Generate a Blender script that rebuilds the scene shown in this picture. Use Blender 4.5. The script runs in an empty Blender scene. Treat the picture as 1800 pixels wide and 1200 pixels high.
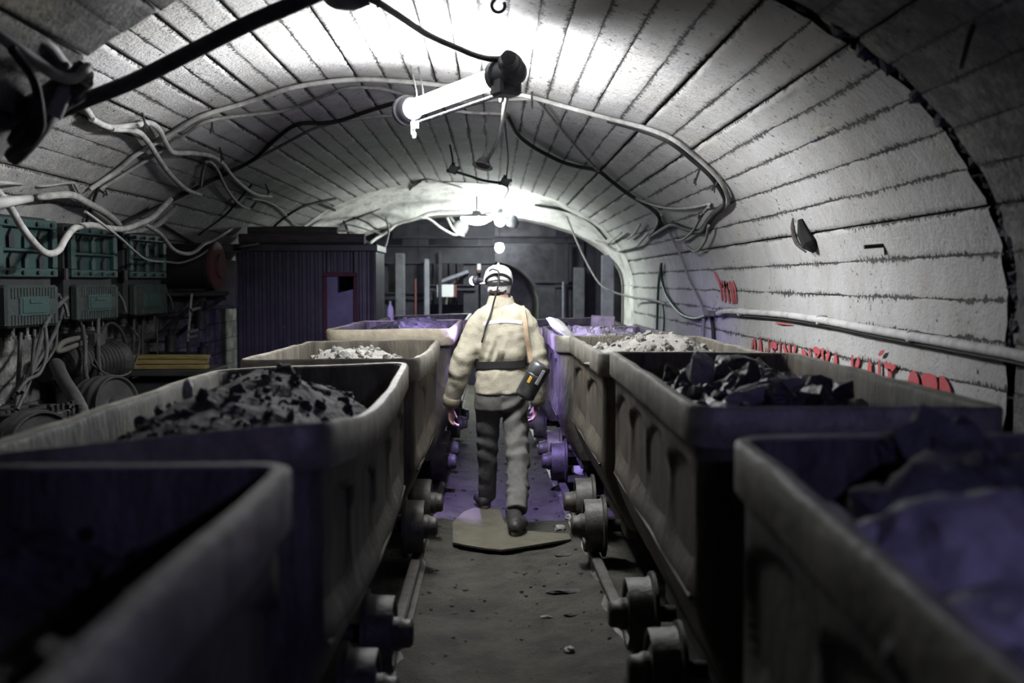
import bpy, math, random
from mathutils import Vector, Matrix, noise, Euler

random.seed(7)
SC = bpy.context.scene
COL = SC.collection
PI = math.pi

# ------------------------------------------------------------------ camera
CAM_H = 1.65
cam_d = bpy.data.cameras.new('camera')
cam_d.sensor_width = 36.0
cam_d.lens = 40.0
cam_d.clip_start = 0.05
cam_d.dof.use_dof = True
cam_d.dof.focus_distance = 7.6
cam_d.dof.aperture_fstop = 1.9
cam = bpy.data.objects.new('camera', cam_d)
cam.location = (0, 0, CAM_H)
cam.rotation_euler = (math.radians(90 - 3.005), 0, math.radians(-0.917))
COL.objects.link(cam)
SC.camera = cam
RCAM = cam.rotation_euler.to_matrix()

# ------------------------------------------------------------------ world, exposure
w = bpy.data.worlds.new('mine_dark')
SC.world = w
w.use_nodes = True
w.node_tree.nodes['Background'].inputs[0].default_value = (0.5, 0.55, 0.7, 1)
w.node_tree.nodes['Background'].inputs[1].default_value = 0.006
SC.view_settings.view_transform = 'Standard'
SC.view_settings.look = 'None'
SC.view_settings.exposure = 0.0
SC.view_settings.gamma = 1.0
SC.view_settings.use_curve_mapping = False
SC.cycles.max_bounces = 8
SC.cycles.sample_clamp_indirect = 4.0

TUBE_L = 340.0        # radiance of the fluorescent glass
SAUCER_L = 380.0
BULB_L = 220.0
HEADLAMP_W = 330.0     # watts of the miner's cap lamp
REAR_W = 60.0         # cap lamp of the person behind the photographer


def spot(name, loc, target, energy, color, size, blend=0.3, radius=0.03):
    l = bpy.data.lights.new(name, 'SPOT')
    l.energy = energy
    l.color = color
    l.spot_size = math.radians(size)
    l.spot_blend = blend
    l.shadow_soft_size = radius
    o = bpy.data.objects.new(name, l)
    o.location = loc
    d = Vector(target) - Vector(loc)
    o.rotation_euler = d.to_track_quat('-Z', 'Y').to_euler()
    COL.objects.link(o)
    return o


def P(px, py, Y):
    """world point seen at that place of the 1800x1200 photograph at distance Y down the drift"""
    d = RCAM @ Vector(((px - 900) / 2000.0, -(py - 600) / 2000.0, -1.0))
    k = Y / d.y
    return Vector((d.x * k, Y, CAM_H + d.z * k))


def PZ(px, py, z):
    d = RCAM @ Vector(((px - 900) / 2000.0, -(py - 600) / 2000.0, -1.0))
    k = (z - CAM_H) / d.z
    return Vector((d.x * k, d.y * k, z))


def PX(px, py, x):
    d = RCAM @ Vector(((px - 900) / 2000.0, -(py - 600) / 2000.0, -1.0))
    k = x / d.x
    return Vector((x, d.y * k, CAM_H + d.z * k))


# the cap lamp of whoever stands behind the photographer, to the right
spot('rear_cap_lamp', (0.85, -0.45, 2.05), (1.0, 2.2, 1.05), REAR_W, (0.42, 0.385, 1.0), 110, 0.9, 0.03)

# ------------------------------------------------------------------ mesh helpers


class MB:
    def __init__(self):
        self.v, self.f, self.uv = [], [], {}

    def add(self, vs, fs):
        b = len(self.v)
        self.v += [Vector(p) for p in vs]
        self.f += [tuple(i + b for i in f) for f in fs]
        return b

    def box(self, c, s, rot=None, taper=1.0):
        c = Vector(c)
        hx, hy, hz = s[0] / 2, s[1] / 2, s[2] / 2
        vs = []
        for z in (-1, 1):
            k = taper if z > 0 else 1.0
            for x, y in ((-1, -1), (1, -1), (1, 1), (-1, 1)):
                p = Vector((x * hx * k, y * hy * k, z * hz))
                if rot is not None:
                    p = rot @ p
                vs.append(c + p)
        self.add(vs, [(3, 2, 1, 0), (4, 5, 6, 7), (0, 1, 5, 4), (1, 2, 6, 5), (2, 3, 7, 6), (3, 0, 4, 7)])
        return self

    def bbox(self, c, s, rot=None, b=0.01):
        """box with bevelled edges"""
        c = Vector(c)
        hx, hy, hz = s[0] / 2, s[1] / 2, s[2] / 2
        b = min(b, hx * .9, hy * .9, hz * .9)
        rings = []
        for z, k in ((-hz, b), (-hz + b, 0), (hz - b, 0), (hz, b)):
            ring = []
            x1, y1 = hx - k, hy - k
            cb = b if k == 0 else b * .6
            for sx, sy, o in ((1, -1, 0), (1, 1, 1), (-1, 1, 0), (-1, -1, 1)):
                a = (sx * (x1 - cb), sy * y1)
                d = (sx * x1, sy * (y1 - cb))
                ring += [a, d] if o == 0 else [d, a]
            rings.append([(x, y, z) for x, y in ring])
        vs = [p for r in rings for p in r]
        fs = []
        for i in range(3):
            for j in range(8):
                k = (j + 1) % 8
                fs.append((i * 8 + j, i * 8 + k, i * 8 + 8 + k, i * 8 + 8 + j))
        fs.append(tuple(range(7, -1, -1)))
        fs.append(tuple(range(24, 32)))
        out = []
        for p in vs:
            p = Vector(p)
            if rot is not None:
                p = rot @ p
            out.append(c + p)
        self.add(out, fs)
        return self

    def cyl(self, p0, p1, r0, r1=None, n=16, caps=True, bev=0.0):
        r1 = r0 if r1 is None else r1
        p0, p1 = Vector(p0), Vector(p1)
        d = (p1 - p0)
        L = d.length
        if bev > 0:
            prof = [(r0 - bev, 0), (r0, bev), (r1, L - bev), (r1 - bev, L)]
        else:
            prof = [(r0, 0), (r1, L)]
        return self.lathe(p0, d, prof, n, caps)

    def lathe(self, p0, axis, prof, n=20, caps=True):
        """prof: list of (radius, distance along the axis)"""
        p0 = Vector(p0)
        a = Vector(axis).normalized()
        u = a.orthogonal().normalized()
        v = a.cross(u)
        vs = []
        for r, h in prof:
            for i in range(n):
                t = 2 * PI * i / n
                vs.append(p0 + a * h + (u * math.cos(t) + v * math.sin(t)) * max(r, 1e-4))
        fs = []
        for k in range(len(prof) - 1):
            for i in range(n):
                j = (i + 1) % n
                fs.append((k * n + i, k * n + j, k * n + n + j, k * n + n + i))
        if caps:
            fs.append(tuple(range(n - 1, -1, -1)))
            m = (len(prof) - 1) * n
            fs.append(tuple(range(m, m + n)))
        self.add(vs, fs)
        return self

    def tube(self, pts, r, n=8, step=None, smooth=True, flat=None):
        """swept tube; r a number or a list, one per control point"""
        pts = [Vector(p) for p in pts]
        rr = list(r) if isinstance(r, (list, tuple)) else [r] * len(pts)
        if smooth and len(pts) > 2:
            q, qr = [], []
            for i in range(len(pts) - 1):
                a, b = pts[i], pts[i + 1]
                p = pts[i - 1] if i > 0 else a * 2 - b
                c = pts[i + 2] if i + 2 < len(pts) else b * 2 - a
                L = (b - a).length
                m = 5 if step is None else max(1, int(L / step))
                for k in range(m):
                    t = k / m
                    q.append(0.5 * ((2 * a) + (b - p) * t + (2 * p - 5 * a + 4 * b - c) * t * t + (3 * a - p - 3 * b + c) * t ** 3))
                    qr.append(rr[i] * (1 - t) + rr[i + 1] * t)
            q.append(pts[-1])
            qr.append(rr[-1])
            pts, rr = q, qr
        t0 = (pts[1] - pts[0]).normalized()
        if flat is None:
            u = t0.orthogonal().normalized()
            fl = 1.0
        else:
            u = Vector(flat[0])
            u = (u - t0 * u.dot(t0)).normalized()
            fl = flat[1]
        vs = []
        for i, p in enumerate(pts):
            a = pts[max(i - 1, 0)]
            b = pts[min(i + 1, len(pts) - 1)]
            t = (b - a)
            t = t.normalized() if t.length > 1e-9 else t0
            u = (u - t * u.dot(t))
            u = u.normalized() if u.length > 1e-6 else t.orthogonal().normalized()
            v = t.cross(u)
            for k in range(n):
                an = 2 * PI * k / n
                vs.append(p + (u * math.cos(an) * fl + v * math.sin(an)) * rr[i])
        fs = []
        for i in range(len(pts) - 1):
            for k in range(n):
                j = (k + 1) % n
                fs.append((i * n + k, i * n + j, i * n + n + j, i * n + n + k))
        fs.append(tuple(range(n - 1, -1, -1)))
        m = (len(pts) - 1) * n
        fs.append(tuple(range(m, m + n)))
        self.add(vs, fs)
        return self

    def ball(self, c, r, nu=14, nv=8, rot=None):
        c = Vector(c)
        if not isinstance(r, (tuple, list)):
            r = (r, r, r)
        vs, fs = [], []
        for i in range(1, nv):
            a = PI * i / nv
            for j in range(nu):
                b = 2 * PI * j / nu
                vs.append(Vector((r[0] * math.sin(a) * math.cos(b), r[1] * math.sin(a) * math.sin(b), r[2] * math.cos(a))))
        top = len(vs)
        vs += [Vector((0, 0, r[2])), Vector((0, 0, -r[2]))]
        if rot is not None:
            vs = [rot @ p for p in vs]
        vs = [c + p for p in vs]
        for i in range(nv - 2):
            for j in range(nu):
                k = (j + 1) % nu
                fs.append((i * nu + j, i * nu + nu + j, i * nu + nu + k, i * nu + k))
        for j in range(nu):
            k = (j + 1) % nu
            fs.append((top, j, k))
            m = (nv - 2) * nu
            fs.append((m + k, m + j, top + 1))
        self.add(vs, fs)
        return self

    def rock(self, c, r, seed=0, sub=1, rough=0.35, rot=None):
        vs, fs = ICO[sub]
        c = Vector(c)
        if not isinstance(r, (tuple, list)):
            r = (r, r, r)
        o = Vector((seed * 3.17, seed * 1.71, seed * 0.77))
        out = []
        for p in vs:
            k = 1 + rough * noise.noise(p * 1.3 + o) + rough * .5 * noise.noise(p * 3.1 + o)
            q = Vector((p.x * r[0], p.y * r[1], p.z * r[2])) * k
            if rot is not None:
                q = rot @ q
            out.append(c + q)
        self.add(out, fs)
        return self

    def poly(self, pts, thick, nrm):
        """closed outline given thickness along nrm"""
        nrm = Vector(nrm)
        n = len(pts)
        vs = [Vector(p) for p in pts] + [Vector(p) + nrm * thick for p in pts]
        fs = [tuple(range(n - 1, -1, -1)), tuple(range(n, 2 * n))]
        for i in range(n):
            j = (i + 1) % n
            fs.append((i, j, n + j, n + i))
        self.add(vs, fs)
        return self

    def build(self, name, mat, parent=None, smooth=40, base=None):
        me = bpy.data.meshes.new(name)
        if parent is not None:
            o0 = org(parent)
        elif base is not None:
            o0 = Vector(base)
        else:
            xs = [p.x for p in self.v]
            ys = [p.y for p in self.v]
            zs = [p.z for p in self.v]
            o0 = Vector(((min(xs) + max(xs)) / 2, (min(ys) + max(ys)) / 2, min(zs)))
        me.from_pydata([tuple(p - o0) for p in self.v], [], self.f)
        if smooth:
            me.polygons.foreach_set('use_smooth', [True] * len(me.polygons))
            me.set_sharp_from_angle(angle=math.radians(smooth))
        me.update()
        if mat is not None:
            me.materials.append(mat)
        o = bpy.data.objects.new(name, me)
        COL.objects.link(o)
        if parent is not None:
            o.parent = parent
        else:
            o.location = o0
        return o


def org(o):
    p = Vector((0, 0, 0))
    while o is not None:
        p += o.location
        o = o.parent
    return p


def make_ico():
    t = (1 + 5 ** .5) / 2
    vs = [(-1, t, 0), (1, t, 0), (-1, -t, 0), (1, -t, 0), (0, -1, t), (0, 1, t), (0, -1, -t), (0, 1, -t), (t, 0, -1), (t, 0, 1), (-t, 0, -1), (-t, 0, 1)]
    fs = [(0, 11, 5), (0, 5, 1), (0, 1, 7), (0, 7, 10), (0, 10, 11), (1, 5, 9), (5, 11, 4), (11, 10, 2), (10, 7, 6), (7, 1, 8), (3, 9, 4), (3, 4, 2), (3, 2, 6), (3, 6, 8), (3, 8, 9), (4, 9, 5), (2, 4, 11), (6, 2, 10), (8, 6, 7), (9, 8, 1)]
    vs = [Vector(v).normalized() for v in vs]
    out = [(list(vs), list(fs))]
    for _ in range(3):
        cache, nf = {}, []
        vs = list(vs)

        def mid(a, b):
            k = (min(a, b), max(a, b))
            if k not in cache:
                vs.append(((vs[a] + vs[b]) / 2).normalized())
                cache[k] = len(vs) - 1
            return cache[k]
        for a, b, c in fs:
            ab, bc, ca = mid(a, b), mid(b, c), mid(c, a)
            nf += [(a, ab, ca), (b, bc, ab), (c, ca, bc), (ab, bc, ca)]
        fs = nf
        out.append((list(vs), list(fs)))
    return out


ICO = make_ico()


def tag(o, label=None, cat=None, group=None, kind=None):
    if label:
        o['label'] = label
    if cat:
        o['category'] = cat
    if group:
        o['group'] = group
    if kind:
        o['kind'] = kind
    return o


def thing(name, loc, label, cat, group=None):
    o = bpy.data.objects.new(name, None)
    o.empty_display_size = 0.1
    COL.objects.link(o)
    o.location = loc
    return tag(o, label, cat, group)


def remesh(mb, voxel, disp=None, smooth_it=3):
    """union of closed shapes as one continuous surface; disp(p, n) -> offset along the normal"""
    me = bpy.data.meshes.new('tmp')
    me.from_pydata([tuple(p) for p in mb.v], [], mb.f)
    o = bpy.data.objects.new('tmp', me)
    COL.objects.link(o)
    m = o.modifiers.new('r', 'REMESH')
    m.mode = 'VOXEL'
    m.voxel_size = voxel
    s = o.modifiers.new('s', 'SMOOTH')
    s.iterations = smooth_it
    s.factor = 0.5
    bpy.context.view_layer.update()
    ev = o.evaluated_get(bpy.context.evaluated_depsgraph_get())
    res = bpy.data.meshes.new_from_object(ev)
    out = MB()
    nr = [v.normal.copy() for v in res.vertices]
    out.v = [v.co.copy() for v in res.vertices]
    if disp:
        out.v = [p + n * disp(p, n) for p, n in zip(out.v, nr)]
    out.f = [tuple(f.vertices) for f in res.polygons]
    bpy.data.objects.remove(o)
    bpy.data.meshes.remove(me)
    bpy.data.meshes.remove(res)
    return out


# ------------------------------------------------------------------ materials
def mat(name, color, rough=0.7, metal=0.0, var=None, scale=8.0, bump=0.0, bscale=40.0, spec=0.3, emit=None, estr=0.0, detail=6, stretch=None, thr=(0.4, 0.65)):
    m = bpy.data.materials.new(name)
    m.use_nodes = True
    nt = m.node_tree
    b = nt.nodes['Principled BSDF']
    b.inputs['Base Color'].default_value = (*color, 1)
    b.inputs['Roughness'].default_value = rough
    b.inputs['Metallic'].default_value = metal
    b.inputs['Specular IOR Level'].default_value = spec
    tc = nt.nodes.new('ShaderNodeTexCoord')
    co = tc.outputs['Object']
    if stretch:
        mp = nt.nodes.new('ShaderNodeMapping')
        mp.inputs['Scale'].default_value = stretch
        nt.links.new(co, mp.inputs['Vector'])
        co = mp.outputs['Vector']
    if var:
        n = nt.nodes.new('ShaderNodeTexNoise')
        n.inputs['Scale'].default_value = scale
        n.inputs['Detail'].default_value = detail
        n.inputs['Roughness'].default_value = 0.65
        nt.links.new(co, n.inputs['Vector'])
        r = nt.nodes.new('ShaderNodeValToRGB')
        r.color_ramp.elements[0].position = thr[0]
        r.color_ramp.elements[1].position = thr[1]
        r.color_ramp.elements[0].color = (*color, 1)
        r.color_ramp.elements[1].color = (*var, 1)
        nt.links.new(n.outputs['Fac'], r.inputs['Fac'])
        nt.links.new(r.outputs['Color'], b.inputs['Base Color'])
    if bump:
        n2 = nt.nodes.new('ShaderNodeTexNoise')
        n2.inputs['Scale'].default_value = bscale
        n2.inputs['Detail'].default_value = 5
        nt.links.new(co, n2.inputs['Vector'])
        bp = nt.nodes.new('ShaderNodeBump')
        bp.inputs['Strength'].default_value = bump
        bp.inputs['Distance'].default_value = 0.02
        nt.links.new(n2.outputs['Fac'], bp.inputs['Height'])
        nt.links.new(bp.outputs['Normal'], b.inputs['Normal'])
    if emit:
        b.inputs['Emission Color'].default_value = (*emit, 1)
        b.inputs['Emission Strength'].default_value = estr
    return m


def concrete_material(name='limewashed_concrete', k=1.0):
    """limewashed board-marked concrete: pitted, grimy along the board joints"""
    m = bpy.data.materials.new(name)
    m.use_nodes = True
    nt = m.node_tree
    N, L = nt.nodes, nt.links
    b = N['Principled BSDF']
    b.inputs['Roughness'].default_value = 0.85
    b.inputs['Specular IOR Level'].default_value = 0.2
    tc = N.new('ShaderNodeTexCoord')
    co = tc.outputs['Object']
    uvn = N.new('ShaderNodeUVMap')
    sep = N.new('ShaderNodeSeparateXYZ')
    L.new(uvn.outputs['UV'], sep.inputs[0])
    oi = N.new('ShaderNodeObjectInfo')

    def nz(scale, detail=6, rough=0.6, vec=co):
        n = N.new('ShaderNodeTexNoise')
        n.inputs['Scale'].default_value = scale
        n.inputs['Detail'].default_value = detail
        n.inputs['Roughness'].default_value = rough
        L.new(vec, n.inputs['Vector'])
        return n.outputs['Fac']

    def mth(op, a, c, clamp=False):
        n = N.new('ShaderNodeMath')
        n.operation = op
        n.use_clamp = clamp
        for i, x in enumerate((a, c)):
            if isinstance(x, (int, float)):
                n.inputs[i].default_value = x
            else:
                L.new(x, n.inputs[i])
        return n.outputs[0]

    def ramp(x, lo, hi):
        n = N.new('ShaderNodeMapRange')
        n.inputs['From Min'].default_value = lo
        n.inputs['From Max'].default_value = hi
        L.new(x, n.inputs['Value'])
        return n.outputs[0]

    def mixc(f, a, c):
        n = N.new('ShaderNodeMix')
        n.data_type = 'RGBA'
        L.new(f, n.inputs['Factor'])
        for i, x in ((6, a), (7, c)):
            if isinstance(x, tuple):
                n.inputs[i].default_value = (*x, 1)
            else:
                L.new(x, n.inputs[i])
        return n.outputs[2]
    big = ramp(nz(0.9, 5), 0.35, 0.7)
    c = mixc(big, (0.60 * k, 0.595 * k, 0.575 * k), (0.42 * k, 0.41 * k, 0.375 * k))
    mid = mth('MULTIPLY', ramp(nz(4.0, 9, 0.80), 0.47, 0.66), 0.85)
    c = mixc(mid, c, (0.33, 0.315, 0.28))
    # ochre damp stains
    och = mth('MULTIPLY', ramp(nz(1.7, 5, 0.6), 0.62, 0.75), 0.35)
    c = mixc(och, c, (0.40, 0.35, 0.20))
    # black pits and specks
    speck = mth('MAXIMUM', mth('MULTIPLY', ramp(nz(30.0, 4, 0.6), 0.62, 0.67), ramp(nz(2.3, 4), 0.44, 0.60)), mth('MULTIPLY', ramp(nz(13.0, 5, 0.7), 0.655, 0.69), ramp(nz(1.3, 3), 0.45, 0.6)))
    c = mixc(speck, c, (0.035, 0.035, 0.033))
    # grime and broken arrises along the joint: U = metres along, V = metres from the joint
    rag = N.new('ShaderNodeCombineXYZ')
    L.new(mth('MULTIPLY', sep.outputs[0], 42.0), rag.inputs[0])
    L.new(mth('MULTIPLY', sep.outputs[1], 6.0), rag.inputs[1])
    L.new(mth('MULTIPLY', oi.outputs['Random'], 50.0), rag.inputs[2])
    spike = nz(1.0, 3, 0.6, rag.outputs[0])
    slow = N.new('ShaderNodeCombineXYZ')
    L.new(mth('MULTIPLY', sep.outputs[0], 1.4), slow.inputs[0])
    L.new(mth('MULTIPLY', oi.outputs['Random'], 90.0), slow.inputs[2])
    where = ramp(nz(1.0, 3, 0.6, slow.outputs[0]), 0.40, 0.58)
    reach = mth('MULTIPLY', mth('MULTIPLY', ramp(spike, 0.40, 0.72), 0.034), where)
    reach = mth('ADD', reach, 0.0015)
    grime = mth('LESS_THAN', sep.outputs[1], reach)
    c = mixc(grime, c, (0.03, 0.03, 0.028))
    soft = mth('MULTIPLY', mth('SUBTRACT', 1.0, ramp(sep.outputs[1], 0.0, 0.035)), mth('MULTIPLY', where, 0.35), True)
    c = mixc(soft, c, (0.16, 0.155, 0.14))
    L.new(c, b.inputs['Base Color'])
    h = mth('ADD', mth('MULTIPLY', nz(55.0, 5, 0.65), 0.6), mth('MULTIPLY', nz(9.0, 6, 0.6), 1.0))
    h = mth('SUBTRACT', h, mth('MULTIPLY', grime, 1.2))
    h = mth('SUBTRACT', h, mth('MULTIPLY', speck, 0.8))
    bp = N.new('ShaderNodeBump')
    bp.inputs['Strength'].default_value = 0.85
    bp.inputs['Distance'].default_value = 0.025
    L.new(h, bp.inputs['Height'])
    L.new(bp.outputs['Normal'], b.inputs['Normal'])
    return m


M = {}
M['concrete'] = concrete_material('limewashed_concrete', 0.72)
M['concrete_near'] = concrete_material('dark_grey_concrete', 0.21)  # near lining section, a darker tone of the same concrete
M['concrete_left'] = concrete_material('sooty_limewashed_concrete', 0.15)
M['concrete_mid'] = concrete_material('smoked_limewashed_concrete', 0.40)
M['plaster'] = mat('rough_plaster', (0.55, 0.54, 0.5), 0.85, var=(0.22, 0.21, 0.19), scale=4, bump=0.6, bscale=18, thr=(.45, .72))
M['plaster_mid'] = mat('hazed_dark_plaster', (0.075, 0.075, 0.08), 0.9, var=(0.03, 0.03, 0.034), scale=3, bump=0.5, bscale=14)  # haze of the shaft painted in as a darker plaster
M['plaster_dark'] = mat('dark_concrete', (0.022, 0.022, 0.026), 0.9, var=(0.05, 0.05, 0.055), scale=3, bump=0.5, bscale=14)  # plain dark tone for the shaft chamber and ring joint
M['backing_black'] = mat('matt_black', (0.008, 0.008, 0.007), 0.95)
M['limewash'] = mat('limewashed_pipe', (0.42, 0.415, 0.4), 0.85, var=(0.27, 0.26, 0.24), scale=9, bump=0.4, bscale=40, thr=(.45, .7))
M['backing'] = mat('joint_soot', (0.06, 0.06, 0.056), 0.95)
M['ground'] = mat('trodden_coal_dust', (0.021, 0.0195, 0.0145), 0.9, var=(0.06, 0.056, 0.043), scale=3.4, bump=1.0, bscale=60, detail=12, thr=(.36, .68))
M['steel'] = mat('dusty_wagon_steel', (0.034, 0.032, 0.028), 0.58, 0.25, var=(0.115, 0.107, 0.088), scale=3.8, bump=0.5, bscale=30, detail=12, stretch=(2.0, 2.0, 0.6), thr=(.38, .66))
M['steel2'] = mat('brown_wagon_steel', (0.036, 0.031, 0.024), 0.62, 0.2, var=(0.125, 0.108, 0.08), scale=4.4, bump=0.5, bscale=28, detail=12, stretch=(2.2, 2.2, 0.5), thr=(.36, .68))
M['rim'] = mat('scraped_rim_steel', (0.14, 0.13, 0.105), 0.55, 0.3, var=(0.27, 0.25, 0.21), scale=7, bump=0.25, bscale=30, detail=8, thr=(.4, .62))
M['rim_buff'] = mat('clay_smeared_rim_steel', (0.33, 0.29, 0.21), 0.7, 0.1, var=(0.2, 0.17, 0.12), scale=6, bump=0.3, bscale=30)
M['under'] = mat('greasy_iron', (0.05, 0.048, 0.045), 0.6, 0.4, var=(0.1, 0.09, 0.075), scale=12, bump=0.2)
M['wheel'] = mat('dusty_cast_wheel', (0.075, 0.071, 0.06), 0.55, 0.35, var=(0.04, 0.038, 0.034), scale=14, bump=0.2, bscale=60)
M['rail'] = mat('worn_rail_steel', (0.17, 0.165, 0.15), 0.45, 0.6, var=(0.09, 0.08, 0.065), scale=10)
M['coal'] = mat('coal', (0.022, 0.022, 0.022), 0.45, var=(0.06, 0.058, 0.055), scale=9, bump=0.8, bscale=30, spec=0.5)
M['coal_dusty'] = mat('dusty_coal', (0.032, 0.03, 0.029), 0.9, var=(0.065, 0.062, 0.058), scale=22, bump=0.9, bscale=28)
M['spoil'] = mat('grey_spoil', (0.22, 0.21, 0.185), 0.9, var=(0.13, 0.125, 0.11), scale=9, bump=0.9, bscale=35)
M['rubble'] = mat('dusty_rubble', (0.10, 0.098, 0.095), 0.9, var=(0.05, 0.049, 0.047), scale=12, bump=0.9, bscale=28)
M['shale'] = mat('pale_shale', (0.27, 0.26, 0.25), 0.75, var=(0.14, 0.135, 0.13), scale=9, bump=0.6, bscale=25)
M['white_rock'] = mat('white_rock', (0.5, 0.5, 0.48), 0.7, var=(0.3, 0.29, 0.28), scale=8, bump=0.5, bscale=25)
M['cable_black'] = mat('black_rubber_cable', (0.022, 0.021, 0.021), 0.55, var=(0.05, 0.048, 0.045), scale=20)
M['cable_dark'] = mat('dusty_dark_cable', (0.06, 0.058, 0.055), 0.7, var=(0.11, 0.105, 0.1), scale=15)
M['cable_grey'] = mat('grey_cable', (0.20, 0.197, 0.18), 0.7, var=(0.12, 0.117, 0.107), scale=14)
M['cable_white'] = mat('limewashed_cable', (0.29, 0.285, 0.265), 0.7, var=(0.17, 0.165, 0.15), scale=14)
M['hose_black'] = M['hose_dark'] = mat('black_hose', (0.014, 0.014, 0.013), 0.6, var=(0.03, 0.03, 0.028), scale=15)  # hose colours set darker than the matching cable colours
M['hose_grey'] = mat('dark_grey_hose', (0.035, 0.034, 0.032), 0.7, var=(0.02, 0.02, 0.018), scale=14)
M['hose_cream'] = mat('dark_cream_hose', (0.08, 0.075, 0.06), 0.7, var=(0.045, 0.042, 0.035), scale=14)
M['hose_green'] = mat('dark_green_hose', (0.02, 0.045, 0.032), 0.5)
M['green'] = mat('worn_green_enamel', (0.008, 0.027, 0.0225), 0.6, var=(0.02, 0.033, 0.03), scale=9, bump=0.2, bscale=50, thr=(.45, .75))
M['green2'] = mat('dusty_green_cover', (0.009, 0.015, 0.013), 0.7, var=(0.018, 0.023, 0.02), scale=12, bump=0.3, bscale=60)
M['dark'] = mat('dark_painted_iron', (0.007, 0.0075, 0.0075), 0.75, var=(0.016, 0.016, 0.015), scale=8, bump=0.15)
M['iron'] = mat('grey_cast_iron', (0.013, 0.013, 0.012), 0.6, 0.3, var=(0.032, 0.031, 0.028), scale=9, bump=0.3)
M['drum'] = mat('dull_grey_drum', (0.05, 0.05, 0.048), 0.28, 0.4, var=(0.03, 0.03, 0.029), scale=7, bump=0.1)
M['red'] = mat('dull_red_enamel', (0.075, 0.02, 0.018), 0.7, var=(0.045, 0.018, 0.016), scale=10)
M['redpaint'] = mat('red_wall_paint', (0.40, 0.045, 0.055), 0.8, var=(0.33, 0.085, 0.085), scale=22)
M['cream'] = mat('dirty_cream_enamel', (0.10, 0.095, 0.085), 0.6, var=(0.06, 0.056, 0.05), scale=8)
M['plank'] = mat('yellow_pine', (0.16, 0.12, 0.035), 0.75, var=(0.08, 0.058, 0.022), scale=10, stretch=(1.2, 9, 9), bump=0.2)
M['timber'] = mat('sooty_timber', (0.05, 0.045, 0.04), 0.85, var=(0.09, 0.08, 0.07), scale=6, stretch=(1, 8, 8), bump=0.3)
M['corrugated'] = mat('grey_brown_sheet_metal', (0.05, 0.048, 0.045), 0.42, 0.35, var=(0.075, 0.072, 0.067), scale=5)
M['winglass'] = mat('dusty_pane', (0.10, 0.10, 0.12), 0.3, var=(0.15, 0.14, 0.17), scale=5, spec=0.5)
M['mat_rubber'] = mat('dusty_belt', (0.095, 0.085, 0.06), 0.9, var=(0.068, 0.062, 0.045), scale=7, bump=0.3, bscale=70)
M['lamp_dark'] = mat('dark_lamp_casting', (0.045, 0.047, 0.052), 0.55, 0.2, var=(0.08, 0.08, 0.085), scale=14, bump=0.2)
M['lamp_white'] = mat('white_enamel_bracket', (0.7, 0.7, 0.7), 0.5)
M['tube'] = mat('lit_fluorescent_glass', (0.9, 0.9, 0.95), 0.3, emit=(0.93, 0.95, 1.0), estr=TUBE_L)
M['saucer'] = mat('lit_saucer_glass', (0.9, 0.95, 0.93), 0.3, emit=(0.90, 1.0, 0.97), estr=SAUCER_L)
M['bulb'] = mat('lit_bulb', (0.9, 0.95, 0.95), 0.3, emit=(0.92, 0.98, 1.0), estr=BULB_L)
M['caplens'] = mat('lit_cap_lamp_lens', (0.8, 0.8, 1.0), 0.2, emit=(0.66, 0.60, 1.0), estr=150)
M['shaft_steel'] = mat('black_shaft_steel', (0.010, 0.010, 0.013), 0.6, 0.3, var=(0.022, 0.021, 0.025), scale=6)
M['pale_steel'] = mat('pale_steel', (0.12, 0.12, 0.135), 0.5, var=(0.07, 0.07, 0.085), scale=5)
M['white_paint'] = mat('white_paint', (0.34, 0.34, 0.33), 0.6)
M['skin'] = mat('skin', (0.34, 0.22, 0.17), 0.6, var=(0.27, 0.16, 0.125), scale=20)
M['hair'] = mat('short_brown_hair', (0.05, 0.035, 0.028), 0.8)
M['jacket'] = mat('khaki_canvas', (0.40, 0.365, 0.275), 0.9, var=(0.27, 0.245, 0.175), scale=7, bump=0.3, bscale=120, detail=10, thr=(.45, .72))
M['jacket_dark'] = mat('khaki_canvas_soiled_cuff', (0.2, 0.18, 0.12), 0.9, var=(0.27, 0.24, 0.165), scale=12, bump=0.25, bscale=160)
M['trousers'] = mat('charcoal_canvas_trousers', (0.085, 0.083, 0.076), 0.9, var=(0.13, 0.125, 0.112), scale=6, bump=0.25, bscale=160)
M['strip'] = mat('white_reflective_tape', (0.72, 0.71, 0.72), 0.45)
M['belt'] = mat('black_leather', (0.02, 0.019, 0.018), 0.5)
M['boot'] = mat('black_boot_leather', (0.018, 0.017, 0.016), 0.55, bump=0.2, bscale=60, var=(0.05, 0.045, 0.04), scale=10)
M['sole'] = mat('dusty_boot_sole', (0.06, 0.055, 0.045), 0.8)
M['helmet'] = mat('white_helmet', (0.78, 0.78, 0.75), 0.4, var=(0.62, 0.61, 0.57), scale=6)
M['cloth'] = mat('white_cloth', (0.76, 0.76, 0.73), 0.9, bump=0.2, bscale=120, var=(0.66, 0.66, 0.62), scale=10)
M['webbing'] = mat('tan_webbing', (0.50, 0.37, 0.24), 0.85, var=(0.42, 0.3, 0.19), scale=30)
M['canister'] = mat('scuffed_black_canister', (0.05, 0.05, 0.05), 0.35, 0.4, var=(0.17, 0.17, 0.165), scale=9, thr=(.42, .75))
M['chrome'] = mat('worn_bright_metal', (0.6, 0.6, 0.6), 0.3, 0.8)
M['yellow'] = mat('yellow_label', (0.7, 0.42, 0.06), 0.5)
M['bottle'] = mat('cloudy_plastic', (0.55, 0.5, 0.6), 0.35)

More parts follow.
